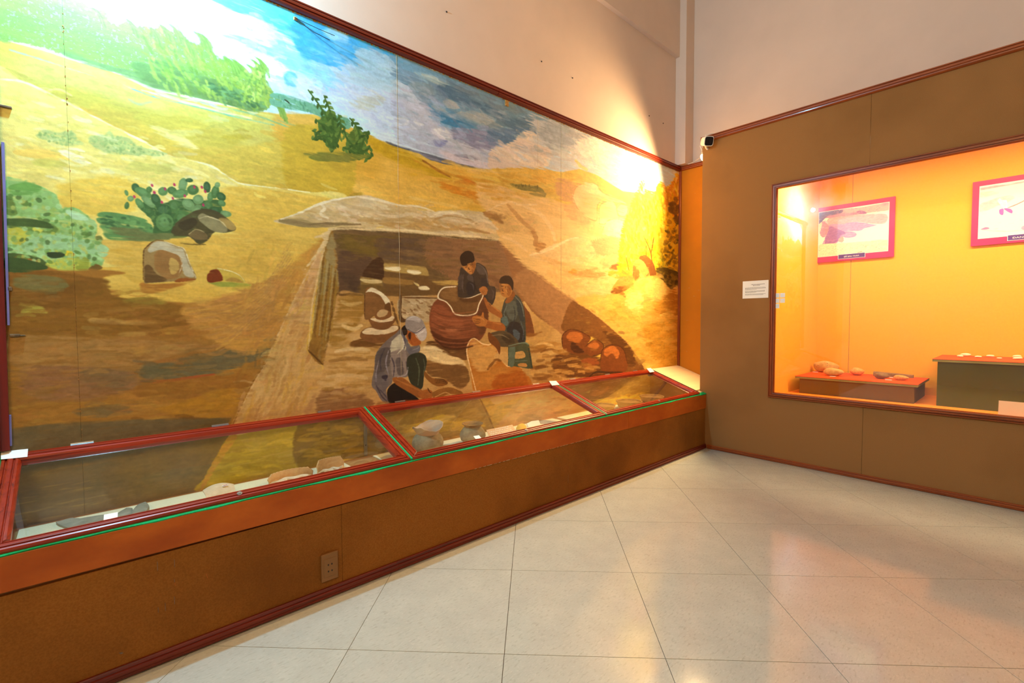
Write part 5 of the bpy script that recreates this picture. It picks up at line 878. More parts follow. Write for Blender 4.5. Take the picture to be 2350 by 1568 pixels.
# left border board of the mural
lb = MB().sweep((-5.205, -.0006, .765), (-5.182, -.0006, 2.96), (-1, 0, 0), (0, -1, 0), [(0, 0), (0, .02), (.02, .026), (.03, .018), (.036, .026), (.11, .026), (.12, .02), (.13, 0)], 0, 0).build('border_board', 'dark_wood', mural); lb['label'] = 'dark red border board at the left end'
MB().prism([(-5.207, -.001, .78), (-5.200, -.001, .78), (-5.198, -.001, .90), (-5.203, -.001, .90)], (0, -.012, 0)).build('paint_edge', 'blue_edge', mural)
MB().prism([(-5.196, -.001, 1.25), (-5.190, -.001, 1.25), (-5.180, -.001, 1.95), (-5.188, -.001, 1.95)], (0, -.008, 0)).build('paint_edge', 'blue_edge', mural)
for (px, py, sx, sz) in ((8, 244, .022, .004), (22, 663, .006, .008), (34, 770, .014, .005), (52, 770, .008, .002)):
    p = on(1, -.004, px, py); MB().bevbox(tuple(p), (sx, .005, sz), .0015).build('wood_chip', 'ply_edge', mural)
# hook spot and loose wires at the top, and the small mark further right
p = on(1, -.006, 678, 43); MB().bevbox(tuple(p), (.010, .006, .008), .003).build('wire_anchor', 'gilt', mural)
for q in ([(676, 40), (700, 52), (730, 66), (768, 82)], [(676, 40), (695, 56), (720, 74), (757, 92)]):
    MB().tube([tuple(on(1, -.012-.01*i, *pp)) for i, pp in enumerate(q)], .0016, 5).build('loose_wire', 'black', mural)
p = on(1, -.003, 1163, 237); MB().bevbox(tuple(p), (.018, .004, .022), .003).build('old_fixing', 'gilt', mural)

# ---------------------------------------------------------------- orange return panel and the display partition
rp = sempty('wall_return'); MB().box(.0005, .012, -.56, .0, .3, 2.957).build('return_panel', 'panel_orange', rp)
MB().sweep((0, 0, 2.967), (0, -.5, 2.967), (0, 0, -1), (-1, 0, 0), moulding(.05, .022), 0, 0).build('return_trim', 'wood_y', rp)
pt = sempty('wall_partition')
WY0, WY1, WZ0, WZ1 = -1.125, -4.3, .572, 2.437; TOPZ = 3.025
iy0, iz0, iz1, iy1 = WY0-.045, WZ0+.03, WZ1-.04, WY1+.045
def pan(y0, y1, z0, z1, x0=0.): MB().box(XP+x0, XP+.014, y1, y0, z0, z1).build('partition_panel', 'canvas_brown', pt)
e = .001
pan(YE, iy0+.0, 0, TOPZ-.02); pan(iy0-0, -1.814+e, 0, iz0); pan(-1.814-e, -3.03+e, 0, iz0); pan(-3.03-e, iy1, 0, iz0)
pan(iy0, -1.814+e, iz1, TOPZ-.02); pan(-1.814-e, -3.03+e, iz1, TOPZ-.02); pan(-3.03-e, iy1, iz1, TOPZ-.02); pan(iy1, LY, 0, TOPZ-.02)
for a, b in ((YE+.012, -3.2), (-3.203, LY)):
    MB().sweep((XP-.0003, a, TOPZ), (XP-.0003, b, TOPZ), (0, 0, -1), (-1, 0, 0), moulding(.055, .026), 0, 0).build('partition_trim', 'wood_y', pt)
bb = sempty('baseboard_partition')
for a, b in ((-.577, -1.33), (-1.331, -3.2), (-3.201, LY)): MB().sweep((XP-.0003, a, .04), (XP-.0003, b, .04), (0, 0, -1), (-1, 0, 0), moulding(.04, .014), 0, 0).build('baseboard_length', 'wood_y', bb)
# window of the niche
wi = sempty('window_1')
ww = .048; pw = moulding(ww, .026); xw = XP-.0003
MB().sweep((xw, WY0, WZ1), (xw, WY1, WZ1), (0, 0, -1), (-1, 0, 0), pw, 1, -1).build('window_frame', 'wood_y', wi)
MB().sweep((xw, WY1, WZ0), (xw, WY0, WZ0), (0, 0, 1), (-1, 0, 0), pw, 1, -1).build('window_frame', 'wood_y', wi)
MB().sweep((xw, WY0, WZ0), (xw, WY0, WZ1), (0, -1, 0), (-1, 0, 0), pw, 1, -1).build('window_frame', 'wood_z', wi)
MB().sweep((xw, WY1, WZ1), (xw, WY1, WZ0), (0, 1, 0), (-1, 0, 0), pw, 1, -1).build('window_frame', 'wood_z', wi)
MB().box(XP-.004, XP+.001, WY1+.03, WY0-.03, WZ0+.02, WZ1-.02).build('glass_pane', 'pane_niche', wi)
ni = sempty('wall_niche'); NX, NF, NT = .52, .585, 2.74
MB().box(NX, NX+.02, -3.04, -1.20, NF-.1, NT).build('back_panel', 'niche_orange', ni); MB().box(NX, NX+.02, -4.5, -3.042, NF-.1, NT).build('back_panel', 'niche_orange', ni)
MB().prism([(XP+.02, -1.15, NF-.1), (NX, -1.222, NF-.1), (NX, -1.222, NT), (XP+.02, -1.15, NT)], (0, .02, 0)).build('side_panel', 'niche_orange', ni)
MB().box(XP+.02, NX, -4.5, -4.48, NF-.1, NT).build('side_panel', 'niche_orange', ni)
MB().box(XP+.015, NX, -4.5, -1.14, NF-.02, NF).build('floor_panel', 'niche_floor', ni); MB().box(XP+.015, NX, -4.5, -1.13, NT, NT+.02).build('top_panel', 'niche_orange', ni)
p0 = on(0, NX, 1953, 600)[1]; MB().box(NX-.0006, NX, p0-.0016, p0+.0016, NF, NT).build('panel_joint', 'stone_brown', ni)

# ---------------------------------------------------------------- the low glazed case under the mural
case = thing('display_case', (-2.9, -.3, 0), 'long low brown display case with three sloping glass lids under the mural', 'display case')
X0, X1 = -5.32, XP-.0005
seams = [X0, -4.124, -2.531, -.876, X1]
for a, b in zip(seams[:-1], seams[1:]): MB().box(a+.0008, b-.0008, -D, -D+.014, .0, .41).build('front_panel', 'case_brown', case)
zb = lambda x: .3955+.006*(abs(x)-.5)
for a, b in ((X0, -1.8145), (-1.8125, X1)):
    MB().add([(a, -D-.006, zb(a)), (b, -D-.006, zb(b)), (b, -D+.014, zb(b)), (a, -D+.014, zb(a)), (a, -D-.006, ZC-.003), (b, -D-.006, ZC-.003), (b, -D+.014, ZC-.003), (a, -D+.014, ZC-.003)],
             [(0, 3, 2, 1), (4, 5, 6, 7), (0, 1, 5, 4), (1, 2, 6, 5), (2, 3, 7, 6), (3, 0, 4, 7)]).build('front_rail', 'band_orange', case)['label'] = 'orange painted top rail'
for a, b in ((X0, -3.85), (-3.849, -3.02), (-3.019, X1)): MB().sweep((a, -D-.0003, .052-.002*(a+5)), (b, -D-.0003, .052-.002*(b+5)), (0, 0, -1), (0, -1, 0), moulding(.050, .014), 0, 0).build('base_moulding', 'wood_x', case)
MB().box(X0, -.001, -D+.014, -.0005, .40, .4465).build('case_floor', 'case_floor', case)
for a, b in ((-5.19, -3.90), (-3.715, -2.13), (-2.07, -.62)): MB().box(a, b, -D+.016, -.03, .4465, .451).build('sand_board', 'sand_board', case)
for x in (-5.26, -.585): MB().prism([(x, -D+.014, .4465), (x, -.001, .4465), (x, -.001, ZB-.03), (x, -D+.014, ZC-.03)], (.012, 0, 0)).build('end_board', 'canvas_brown', case)
# sloping plane: u along X, v down the slope, n up
SD = Vector((0, -D, ZC-ZB)).normalized(); SN = Vector((1, 0, 0)).cross(SD); SN = -SN if SN.z < 0 else SN; SP = Vector((0, 0, ZB)); SL = math.hypot(D, ZC-ZB)
lid = lambda x, v, n=0.: SP+Vector((x, 0, 0))+SD*v+SN*n
def lidbox(mb, xa, xb, va, vb, na, nb):
    P = [lid(x, v, n) for n in (na, nb) for v in (va, vb) for x in (xa, xb)]
    return mb.add(P, [(0, 1, 3, 2), (4, 6, 7, 5), (0, 4, 5, 1), (1, 5, 7, 3), (3, 7, 6, 2), (2, 6, 4, 0)])
lw, lt = .055, .022; lp = [(0, -.012)]+[(a, b) for a, b in moulding(lw, lt)[1:-1]]+[(lw, -.012)]
lids = ((-5.228, -3.757, [-4.998, -4.496, -3.987], -4.533), (-3.745, -2.100, [-3.511, -2.90, -2.29], -2.919), (-2.088, -.602, [-1.84, -1.336, -.871], -1.325))
for xa, xb, hs, lk in lids:
    V1 = .580; fp = [(a*.76, b) for a, b in lp]
    fm = MB(); fm.sweep(lid(xa, .0), lid(xb, .0), SD, SN, lp, 1, -1); fm.sweep(lid(xb, V1), lid(xa, V1), -SD, SN, fp, 1.3, -1.3)
    L = fm.build('lid', 'red_x', case)
    MB().sweep(lid(xa, V1), lid(xa, 0), (1, 0, 0), SN, lp, 1, -1).build('side_rail', 'red_s', L); MB().sweep(lid(xb, 0), lid(xb, V1), (-1, 0, 0), SN, lp, 1, -1).build('side_rail', 'red_s', L)
    lidbox(MB(), xa+.045, xb-.045, .045, V1-.035, .0005, .001).build('glass_pane', 'pane_lid', L)
    for h in hs:
        hb = lidbox(MB(), h-.036, h+.036, -.012, .008, .014, .018); hb.tube([lid(h-.036, -.008, .018), lid(h+.036, -.008, .018)], .0035, 8)
        hb.build('hinge', 'steel', L)
    lb_ = MB(); c0 = lid(lk, V1-.016, .019)
    for k, (r, n0, n1) in enumerate(((.010, 0, .004), (.006, .004, .008))):
        ring = lambda n: [c0+SN*n+(Vector((1, 0, 0))*math.cos(t)+SD*math.sin(t))*r for t in [2*math.pi*q/16 for q in range(16)]]
        A, B = ring(n0), ring(n1); lb_.add(A+B, [(q, (q+1) % 16, 16+(q+1) % 16, 16+q) for q in range(16)]+[tuple(range(16, 32))])
    lb_.build('lock', 'steel', L)
# green felt strips
rg = random.Random(5); mb = MB(); x = X0
while x < X1-.002:
    st = .03; xb = min(x+st, X1); d0 = .004*math.sin(x*9)+.002*math.sin(x*31)
    d1 = .004*math.sin((x+st)*9)+.002*math.sin((x+st)*31); a_, b_ = .5815, .590
    P_ = [lid(x, a_, -.008), lid(xb, a_, -.008), lid(xb, b_+d1*.7, -.008), lid(x, b_+d0*.7, -.008), lid(x, a_, .004), lid(xb, a_, .004), lid(xb, b_+d1*.7, .003), lid(x, b_+d0*.7, .003)]
    mb.add(P_, [(0, 1, 2, 3), (4, 7, 6, 5), (0, 4, 5, 1), (1, 5, 6, 2), (2, 6, 7, 3), (3, 7, 4, 0)]); x = xb
mb.build('felt_strip', 'felt_green', case)
for xx in (-3.751, -2.094): lidbox(MB(), xx-.0045, xx+.0045, .0, .5815, -.01, .016).build('felt_strip', 'felt_green', case)
lidbox(MB(), X0, -5.230, 0, .574, -.02, .004).build('felt_strip', 'felt_green', case)
lidbox(MB(), -.6, X1, .560, .594, -.012, .006).build('felt_strip', 'felt_green', case)
# plywood cover at the right end
mb = MB(); lidbox(mb, -.592, -.002, -.0, .520, .004, .016)
pl = mb.build('cover_board', 'ply', case); pl['label'] = 'pale plywood cover over the right end'
lidbox(MB(), -.5965, -.5925, .0, .57, -.006, .022).build('cover_edge', 'ply_edge', case)
lidbox(MB(), -.5925, XP-.001, .52, .556, -.01, .004).build('cover_board', 'ply', case)
# aluminium bracket in the left compartment
mb = MB(); mb.box(-3.757, -3.737, -.006, -.003, .452, .70); br = mb.build('bracket', 'alu', case); br['label'] = 'flat aluminium strip standing against the back'
mb = MB(); mb.lathe([(.0035, -.0005), (.0035, .0005)], (0, 0, 0), 12); mb.v = [(-3.747+a, -.0065+c, .516+b) for a, b, c in mb.v]; mb.build('screw_hole', 'black', br)
# chipped edge below the rail, scratches and stains on the front
rg = random.Random(11); mb = MB(); x = -3.35
while x < -2.2:
    l = rg.uniform(.004, .03); z = zb(x)-.0005; mb.add([(x, -D-.0064, z-.0006), (x+l, -D-.0064, z-.0006), (x+l, -D-.0064, z+rg.uniform(.0008, .0022)), (x, -D-.0064, z+rg.uniform(.0004, .0015))], [(0, 1, 2, 3)]); x += l+rg.uniform(0, .03)
q = mb.build('chipped_edge', 'filler', case); q['kind'] = 'stuff'
mb = MB()
for px, py, l, t in ((361, 1290, .035, 0), (400, 1285, .03, 0), (400, 1330, .012, 0), (400, 1370, .03, 0), (379, 1385, .03, 0), (363, 1395, .02, 0), (278, 1498, .006, 1), (1304, 1090, .06, 0)):
    p = on(1, -D-.0006, px, py); mb.add([(p[0]-.0008, p[1], p[2]-l), (p[0]+.0008+t*.006, p[1], p[2]-l*.9), (p[0]+.0009+t*.002, p[1], p[2]), (p[0]-.0007-t*.006, p[1], p[2]+.002)], [(0, 1, 2, 3)])
q = mb.build('scratches', 'ply_edge', case); q['kind'] = 'stuff'
mb = MB()
for px, py, dx, dz in ((473, 1318, .004, -.018), (401, 1338, .001, -.012), (755, 1333, .010, -.003), (765, 1330, .006, -.004), (1200, 1078, -.012, -.02)):
    p = on(1, -D-.0006, px, py); mb.add([(p[0], p[1], p[2]), (p[0]+.0012, p[1], p[2]+.001), (p[0]+dx+.0012, p[1], p[2]+dz), (p[0]+dx, p[1], p[2]+dz)], [(3, 2, 1, 0)])
q = mb.build('light_scratches', 'band_orange', case); q['kind'] = 'stuff'
# power socket low on the case front
so = thing('power_socket', (-4.187, -D-.001, .146), 'brown double power socket low on the case front', 'socket')
def yprism(mb, x0, x1, z0, z1, y0, y1, b=.003):
    mb.bevbox(((x0+x1)/2, (y0+y1)/2, (z0+z1)/2), ((x1-x0)/2, abs(y1-y0)/2, (z1-z0)/2), b); return mb
yprism(MB(), -4.224, -4.148, .083, .209, -D-.001, -D-.013).build('cover_plate', 'socket_plate', so)
yprism(MB(), -4.213, -4.158, .102, .186, -D-.012, -D-.0145, .001).build('socket_insert', 'socket_plate', so)
for xx in (-4.194, -4.178):
    for zz in (.128, .158): MB().bevbox((xx, -D-.0146, zz), (.0026, .0008, .0034), .0003).build('socket_hole', 'black', so)
# tapes and stickers on the lids
def flat_on_lid(name, pts, m, n, th): 
    return MB().prism([lid(x, v, n) for x, v in pts], SN*th).build(name, m)
rgp = random.Random(9)
for nm, pts, lab in (('tape_strip', [(-5.231, -.012), (-5.157, -.006), (-5.156, .054), (-5.20, .050), (-5.227, .046)], 'crumpled white tape strip on the top left corner of the first lid'),
                     ('tape_strip', [(-2.135, -.008), (-2.060, .002), (-2.090, .073), (-2.176, .069)], 'white tape strip across the joint of the middle and right lids'),
                     ('tape_strip', [(-.650, -.012), (-.572, -.010), (-.635, .078), (-.725, .080)], 'white tape strip on the corner by the plywood cover')):
    tag(flat_on_lid(nm, pts, 'paper', .0225, .0008), lab, 'tape')
def flat_pane(pts, lab):
    o = MB().prism([lid(x, v, .0032) for x, v in pts], SN*.0006).build('sticker', 'paper'); tag(o, lab, 'sticker')
flat_pane([(-4.946, .492), (-4.908, .494), (-4.910, .525), (-4.948, .523)], 'blank white sticker on the left lid glass near its front')
flat_pane([(-3.283, .488), (-3.243, .491), (-3.249, .524), (-3.289, .520)], 'blank white sticker on the middle lid glass before the round pot')

# ---------------------------------------------------------------- finds lying in the case
ZF = .4515
def slab(pts, z0, z1, tilt=(0, 0), seed=1, taper=.8):
    """an irregular flat stone: polygon in plan, thickness, broken edge"""
    r = random.Random(seed); P = []
    for i in range(len(pts)):
        a, b = pts[i], pts[(i+1) % len(pts)]
        for t in (0, .35, .7): P.append((a[0]+(b[0]-a[0])*t+r.uniform(-.003, .003), a[1]+(b[1]-a[1])*t+r.uniform(-.003, .003)))
    cx = sum(p[0] for p in P)/len(P); cy = sum(p[1] for p in P)/len(P); n = len(P); v = []
    h = lambda x, y: (x-cx)*tilt[0]+(y-cy)*tilt[1]
    for z, s in ((z0, .97), (z0+(z1-z0)*.5, 1.), (z1-.001, .985), (z1, .93), (z1+.0012, .6)):
        v += [(cx+(x-cx)*s, cy+(y-cy)*s, z+h(x, y)+(r.uniform(-.0008, .0008) if z > z0 else 0)) for x, y in P]
    v.append((cx, cy, z1+.0016)); f = [(k*n+i, k*n+(i+1) % n, (k+1)*n+(i+1) % n, (k+1)*n+i) for k in range(4) for i in range(n)]+[tuple(range(n))[::-1]]+[(4*n+i, 4*n+(i+1) % n, 5*n) for i in range(n)]
    return MB().add(v, f)
A1 = [(-4.900, -.125), (-4.868, -.075), (-4.845, -.10), (-4.850, -.20), (-4.905, -.215)]
A2 = [(-4.858, -.19), (-4.832, -.10), (-4.800, -.075), (-4.792, -.150), (-4.815, -.225), (-4.850, -.235)]
B = [(-5.089, -.060), (-5.040, -.048), (-5.02, -.08), (-4.96, -.09), (-4.905, -.11), (-4.915, -.20), (-4.956, -.26), (-5.05, -.17)]
Cc = [(-5.080, -.215), (-5.056, -.182), (-5.03, -.19), (-5.012, -.232), (-5.040, -.27), (-5.07, -.262)]
for pts, z0, z1, m, lab, tl in ((A1, 0, .012, 'slate', 'grey flat sherd on the sand in the left case, behind the blank sticker', (0, 0)), (A2, .0, .021, 'slate', 'thick layered grey sherd in the left case, rightmost of the grey ones', (0, 0)),
                            (B, 0, .009, 'slate', 'long pale grey flat sherd in the left corner of the case', (0, 0)), (Cc, 0, .010, 'slate_dark', 'small blue-grey slab at the front left corner of the case', (0, 0))):
    o = slab(pts, ZF+z0, ZF+z1, tl, seed=len(lab)).build('flat_sherd', m, smooth=True); tag(o, lab, 'sherd')
def rim_sherd(cx, cy, R, a0, a1, hw, body, m, m2, lab, tooth=True, seed=1, lean=0., z0=ZF, rot=0.):
    """piece of a jar: shoulder lying down, upright rim along the back"""
    r = random.Random(seed); t = thing('rim_sherd', (cx, cy, z0), lab, 'sherd'); n = 26
    A = [math.radians(a0+(a1-a0)*k/n) for k in range(n+1)]
    def P(a, rr, z): return (cx+rr*math.cos(a), cy-R+rr*math.sin(a), z0+z)
    # upright rim wall: inner and outer faces
    outer = []; 
    prof = [(R*.985, .004), (R*.97, hw*.3), (R*.985, hw*.7), (R*1.02, hw)]; th = .007
    v = []
    for k, a in enumerate(A):
        jag = (r.uniform(-.0012, .0012) if not tooth else (.0014 if k % 2 else -.0008)); edge = min(1, min(k, n-k)/3.)
        for rr, z in prof: v.append(P(a, rr+lean*z, z*(.55+.45*edge)+(jag if z == hw else 0)))
        for rr, z in prof[::-1]: v.append(P(a, rr+th+lean*z, z*(.55+.45*edge)+(jag if z == hw else 0)))
    m_ = len(prof)*2; f = [(i*m_+q, i*m_+(q+1) % m_, (i+1)*m_+(q+1) % m_, (i+1)*m_+q) for i in range(n) for q in range(m_)]+[tuple(range(m_))[::-1], tuple(range(n*m_, (n+1)*m_))]
    MB().add(v, f).build('rim', m, t, smooth=True)
    # shoulder sloping forward, broken front edge
    v = []; cols = 7
    for k, a in enumerate(A):
        w_ = body*(.75+.25*math.sin(k*.55+seed)+r.uniform(-.05, .05))*(.7+.3*min(1, min(k, n-k)/4.))
        for q in range(cols): s = q/(cols-1); v.append(P(a, R*.985-w_*s, .004+.016*math.sin(s*2.4)+.002))
        for q in range(cols)[::-1]: s = q/(cols-1); v.append(P(a, R*.985-w_*s, max(0., .004+.016*math.sin(s*2.4)-.007)))
    m_ = cols*2; f = [(i*m_+q, i*m_+(q+1) % m_, (i+1)*m_+(q+1) % m_, (i+1)*m_+q) for i in range(n) for q in range(m_)]+[tuple(range(m_))[::-1], tuple(range(n*m_, (n+1)*m_))]
    MB().add(v, f).build('shoulder', m2, t, smooth=True)
    return t
rim_sherd(-4.222, -.125, .155, 47, 132, .046, .095, 'terracotta', 'terracotta_pale', 'long terracotta rim sherd with toothed edge, left of a taller one', seed=2)
rim_sherd(-4.010, -.125, .120, 55, 128, .066, .090, 'terracotta', 'terracotta_pale', 'tall terracotta rim sherd near the aluminium strip', seed=5)
# pale curved sherd with a red mark
t = thing('curved_sherd', (-4.54, -.2, ZF), 'pale curved sherd with a small red and white mark, leaning down in the left case', 'sherd')
v = []; n, mcol = 22, 8; rr = random.Random(6); jg = [rr.uniform(-.05, .05) for _ in range(n+1)]
for side in (0, 1):
    for i in range(n+1):
        u = -1+2*i/n
        for q in range(mcol+1):
            s = q/mcol*(1-.10*u*u+jg[i]*.5); k = 1-.05*side
            v.append((-4.54+.062*u*(1-.12*s), -.150-.085*s-.012*u*u, ZF+.001+max(0, .052*k*(1-s**2.2)*(1-.28*u*u)+.004*(1-side)*(1-s))-(.0 if side == 0 else .0)))
w_ = mcol+1; N_ = (n+1)*w_
f = [(i*w_+q, i*w_+q+1, (i+1)*w_+q+1, (i+1)*w_+q) for i in range(n) for q in range(mcol)]+[(N_+(i+1)*w_+q, N_+(i+1)*w_+q+1, N_+i*w_+q+1, N_+i*w_+q) for i in range(n) for q in range(mcol)]
f += [(i*w_, (i+1)*w_, N_+(i+1)*w_, N_+i*w_) for i in range(n)]+[((i+1)*w_+mcol, i*w_+mcol, N_+i*w_+mcol, N_+(i+1)*w_+mcol) for i in range(n)]
f += [(q+1, q, N_+q, N_+q+1) for q in range(mcol)]+[(n*w_+q, n*w_+q+1, N_+n*w_+q+1, N_+n*w_+q) for q in range(mcol)]
MB().add(v, f).build('sherd_body', 'terracotta_pale', t, smooth=True)
MB().bevbox((-4.517, -.186, ZF+.0505), (.011, .006, .0016), .0005).build('inventory_mark', 'paper', t)
MB().bevbox((-4.517, -.187, ZF+.0525), (.008, .0022, .0005), .0001).build('red_writing', 'magenta', t)
# pots
def pot_profile(R, H, neck, lip, th=.006):
    o = [(R*.30, 0), (R*.62, H*.03), (R*.88, H*.16), (R, H*.36), (R*.97, H*.52), (R*.82, H*.66), (neck, H*.76), (neck*.97, H*.82)]
    return o
p1 = thing('broken_pot', (-3.435, -.2, ZF), 'round grey clay pot with a broken flaring neck, left of the smaller pot', 'pot')
R, H = .096, .185
base = [(R*.35, 0), (R*.66, H*.03), (R*.90, H*.15), (R*.99, H*.28), (R, H*.36), (R*.95, H*.48), (R*.85, H*.56), (R*.74, H*.615), (R*.70, H*.64)]
inn = [(r_-.006, z) for r_, z in base[::-1][:6]]
MB().lathe(base+inn, (-3.435, -.2, ZF), 44, wob=.012, seed=4).build('belly', 'clay_grey', p1, smooth=True)
def broken(a, i, rr, zz):
    # a: 0 = +X ; the neck stands highest at the back right, broken away at the front
    d = math.atan2(math.sin(a-.25), math.cos(a-.25))      # tall remnant at the right and back, low ragged lip at the front left
    h = .50+.52*math.exp(-(d/1.25)**4)+.34*math.exp(-((abs(d)-2.9)/.55)**2)+.018*math.sin(9*a)+.014*math.sin(17*a+1)
    h = min(h, 1.04)
    return rr, H*.60+(zz-H*.60)*h
nk = [(R*.70, H*.60), (R*.70, H*.66), (R*.76, H*.76), (R*.86, H*.88), (R*.98, H*.985), (R*.98-.003, H*.99), (R*.93, H*.97), (R*.80, H*.87), (R*.70, H*.76), (R*.64, H*.66), (R*.64, H*.60)]
MB().lathe(nk, (-3.435, -.2, ZF), 60, top=broken, wob=.01, seed=8).build('neck', 'clay_pink', p1, smooth=True)['label'] = 'pinkish broken neck'
p2 = thing('round_pot', (-3.088, -.2, ZF), 'small round clay pot with a rolled rim behind a blank sticker', 'pot')
R, H = .086, .130
o = [(R*.35, 0), (R*.7, H*.04), (R*.92, H*.18), (R, H*.36), (R*.97, H*.52), (R*.84, H*.68), (R*.68, H*.79), (R*.62, H*.85)]
MB().lathe(o+[(r_-.006, z) for r_, z in o[::-1][:6]], (-3.088, -.2, ZF), 44, wob=.012, seed=3).build('belly', 'clay_grey', p2, smooth=True)
MB().lathe([(R*.62, H*.84), (R*.68, H*.90), (R*.80, H*.96), (R*.84, H*.99), (R*.80, H*1.0), (R*.70, H*.96), (R*.58, H*.88), (R*.56, H*.82)], (-3.088, -.2, ZF), 44, wob=.015, seed=6).build('rim', 'clay_bowl', p2, smooth=True)
# bowls of the right case
for cx, cy, R, H, lab, dk in ((-1.585, -.150, .100, .062, 'clay bowl in the right case, closest to the middle lid', 1), (-1.290, -.215, .120, .070, 'clay bowl in the middle of the right case', 2), (-.865, -.19, .118, .066, 'clay bowl in the right case, nearest the plywood cover', 3)):
    b = thing('clay_bowl', (cx, cy, ZF), lab, 'bowl')
    pr = [(R*.5, 0), (R*.72, H*.08), (R*.86, H*.3), (R*.90, H*.52), (R*.88, H*.62), (R*.94, H*.74), (R*1.0, H*.86), (R*.99, H*.98), (R*.96, H), (R*.90, H*.95), (R*.83, H*.78), (R*.80, H*.55), (R*.72, H*.28), (R*.4, H*.14)]
    MB().lathe(pr[:6]+pr[9:], (cx, cy, ZF), 44, wob=.012, seed=dk).build('bowl_body', 'clay_bowl', b, smooth=True)
    MB().lathe([(R*.93, H*.72), (R*1.0, H*.84), (R*1.0, H*.97), (R*.965, H*1.01), (R*.905, H*.96), (R*.88, H*.80)], (cx, cy, ZF), 44, wob=.012, seed=dk).build('rim', 'clay_bowl', b, smooth=True)
o = slab([(-1.74, -.16), (-1.68, -.13), (-1.62, -.18), (-1.66, -.23), (-1.73, -.22)], ZF, ZF+.008, seed=12).build('flat_sherd', 'clay_bowl', smooth=True); tag(o, 'thin brown sherd lying before the leftmost clay bowl', 'sherd')
# label card leaning in the middle case, yellow lump, small white card
lc = thing('label_card', (-2.81, -.17, ZF), 'leaning cream label card with lines of print, right of the round pot', 'label')
a_, b_ = V((-2.935, -.20, ZF)), V((-2.690, -.20, ZF)); up = V((0, .045, .052))
MB().prism([a_, b_, b_+up, a_+up], (0, .002, -.002)).build('card', 'acrylic_card', lc)
mb = MB(); rr = random.Random(4)
for k in range(4):
    x = -2.92+(.06 if k == 0 else 0); tt = .84-.2*k; end = (-2.74 if k == 0 else -2.72+rr.uniform(-.05, .01))
    while x < end:
        l = rr.uniform(.006, .02); q0 = V((x, -.20, ZF))+up*tt+V((0, -.0008, .0008)); mb.add([q0, q0+V((l, 0, 0)), q0+V((l, 0, 0))+up*.07, q0+up*.07], [(0, 1, 2, 3)]); x += l+.005
mb.build('printed_lines', 'white', lc)
bl = thing('pigment_lump', (-2.585, -.14, ZF), 'yellow cloth-like lump right of the label card', 'lump')
mb = MB(); mb.lathe([(.006, 0), (.050, .004), (.046, .018), (.034, .030), (.018, .038), (.006, .041)], (-2.585, -.14, ZF), 14, wob=.10, seed=2, sc=(1, .6)); mb.build('lump_body', 'yellow_pigment', bl, smooth=True)
wc = MB().prism([(-2.50, -.13, ZF), (-2.37, -.13, ZF), (-2.36, -.10, ZF+.028), (-2.44, -.10, ZF+.032), (-2.49, -.10, ZF+.022)], (0, .004, -.002)).build('folded_card', 'paper'); tag(wc, 'small blank white card lying right of the yellow lump', 'card')

# ---------------------------------------------------------------- things in the niche
def plinth(name, y0, y1, ztop_, xb, mbody, lab, xf=-.10):
    t = thing(name, (xf, (y0+y1)/2, NF), lab, 'plinth')
    MB().box(xf+.0, xb, y1, y0, NF, ztop_-.022).build('plinth_body', mbody, t)
    MB().box(xf-.03, xb+.01, y1-.025, y0+.028, ztop_-.021, ztop_-.004).build('plinth_edge', 'plinth_edge', t)
    MB().box(xf-.031, xb+.01, y1-.026, y0+.029, ztop_-.0035, ztop_).build('plinth_top', 'red_cloth', t)
plinth('low_plinth', -1.262, -2.070, .742, .47, 'plinth_brown', 'low brown plinth with a red top holding stone tools, left in the lit niche', xf=-.12)
plinth('tall_plinth', -2.202, -4.0, .950, .48, 'plinth_green', 'tall green plinth with a red top holding small shells')
def pebble(name, c, r, m, lab, cat='stone', rot=0., seed=1, pinch=0., flat=.9, group=None):
    rg = random.Random(seed); bm = bmesh.new(); bmesh.ops.create_icosphere(bm, subdivisions=3, radius=1.)
    ph = [rg.uniform(0, 6.28) for _ in range(6)]
    for v in bm.verts:
        x, y, z = v.co; k = 1+.06*math.sin(3*x+ph[0])+.05*math.sin(4*y+ph[1])+.04*math.sin(5*z+3*x+ph[2])
        s = 1-pinch*(x*.5+.5)**2
        v.co = Vector((x*k, y*k*s, (abs(z)**flat)*(1 if z > 0 else -1)*k*s))
    R3 = Matrix.Rotation(rot, 4, 'Z')
    for v in bm.verts: v.co = R3 @ Vector((v.co.x*r[0], v.co.y*r[1], v.co.z*r[2]))
    zmin = min(v.co.z for v in bm.verts)
    for v in bm.verts: v.co.z -= zmin
    me = bpy.data.meshes.new(name); bm.to_mesh(me); bm.free()
    for p in me.polygons: p.use_smooth = True
    me.materials.append(MATS[m]); o = bpy.data.objects.new(name, me); C.objects.link(o); o.location = c
    return tag(o, lab, cat, group)
ZP = .7422; HP = math.pi/2
def px_pebble(name, X, px0, px1, pyt, hd, m, lab, cat='stone', z=ZP, **k):
    pm = (px0+px1)/2; q0, q1 = on(0, X, px0, pyt), on(0, X, px1, pyt); top = on(0, X, pm, pyt)[2]
    h = max(.006, top-z)
    return pebble(name, (X, (q0[1]+q1[1])/2, z), (abs(q0[1]-q1[1])/2, hd, h/1.9), m, lab, cat, **k)
px_pebble('stone_core', .385, 1865, 1931, 829, .055, 'stone_tan', 'large tan stone with a rough broken end, at the back left of the low plinth', rot=-HP-.08, seed=3, pinch=.4, flat=.8)
px_pebble('stone_pestle', .10, 1890, 1937, 844.5, .036, 'stone_tan', 'long rounded tan stone before the large broken one', rot=-HP, seed=5)
px_pebble('stone_disc', .30, 1950, 1984, 846, .045, 'stone_orange', 'round flat pale orange stone in the middle of the low plinth', rot=-HP, seed=7)
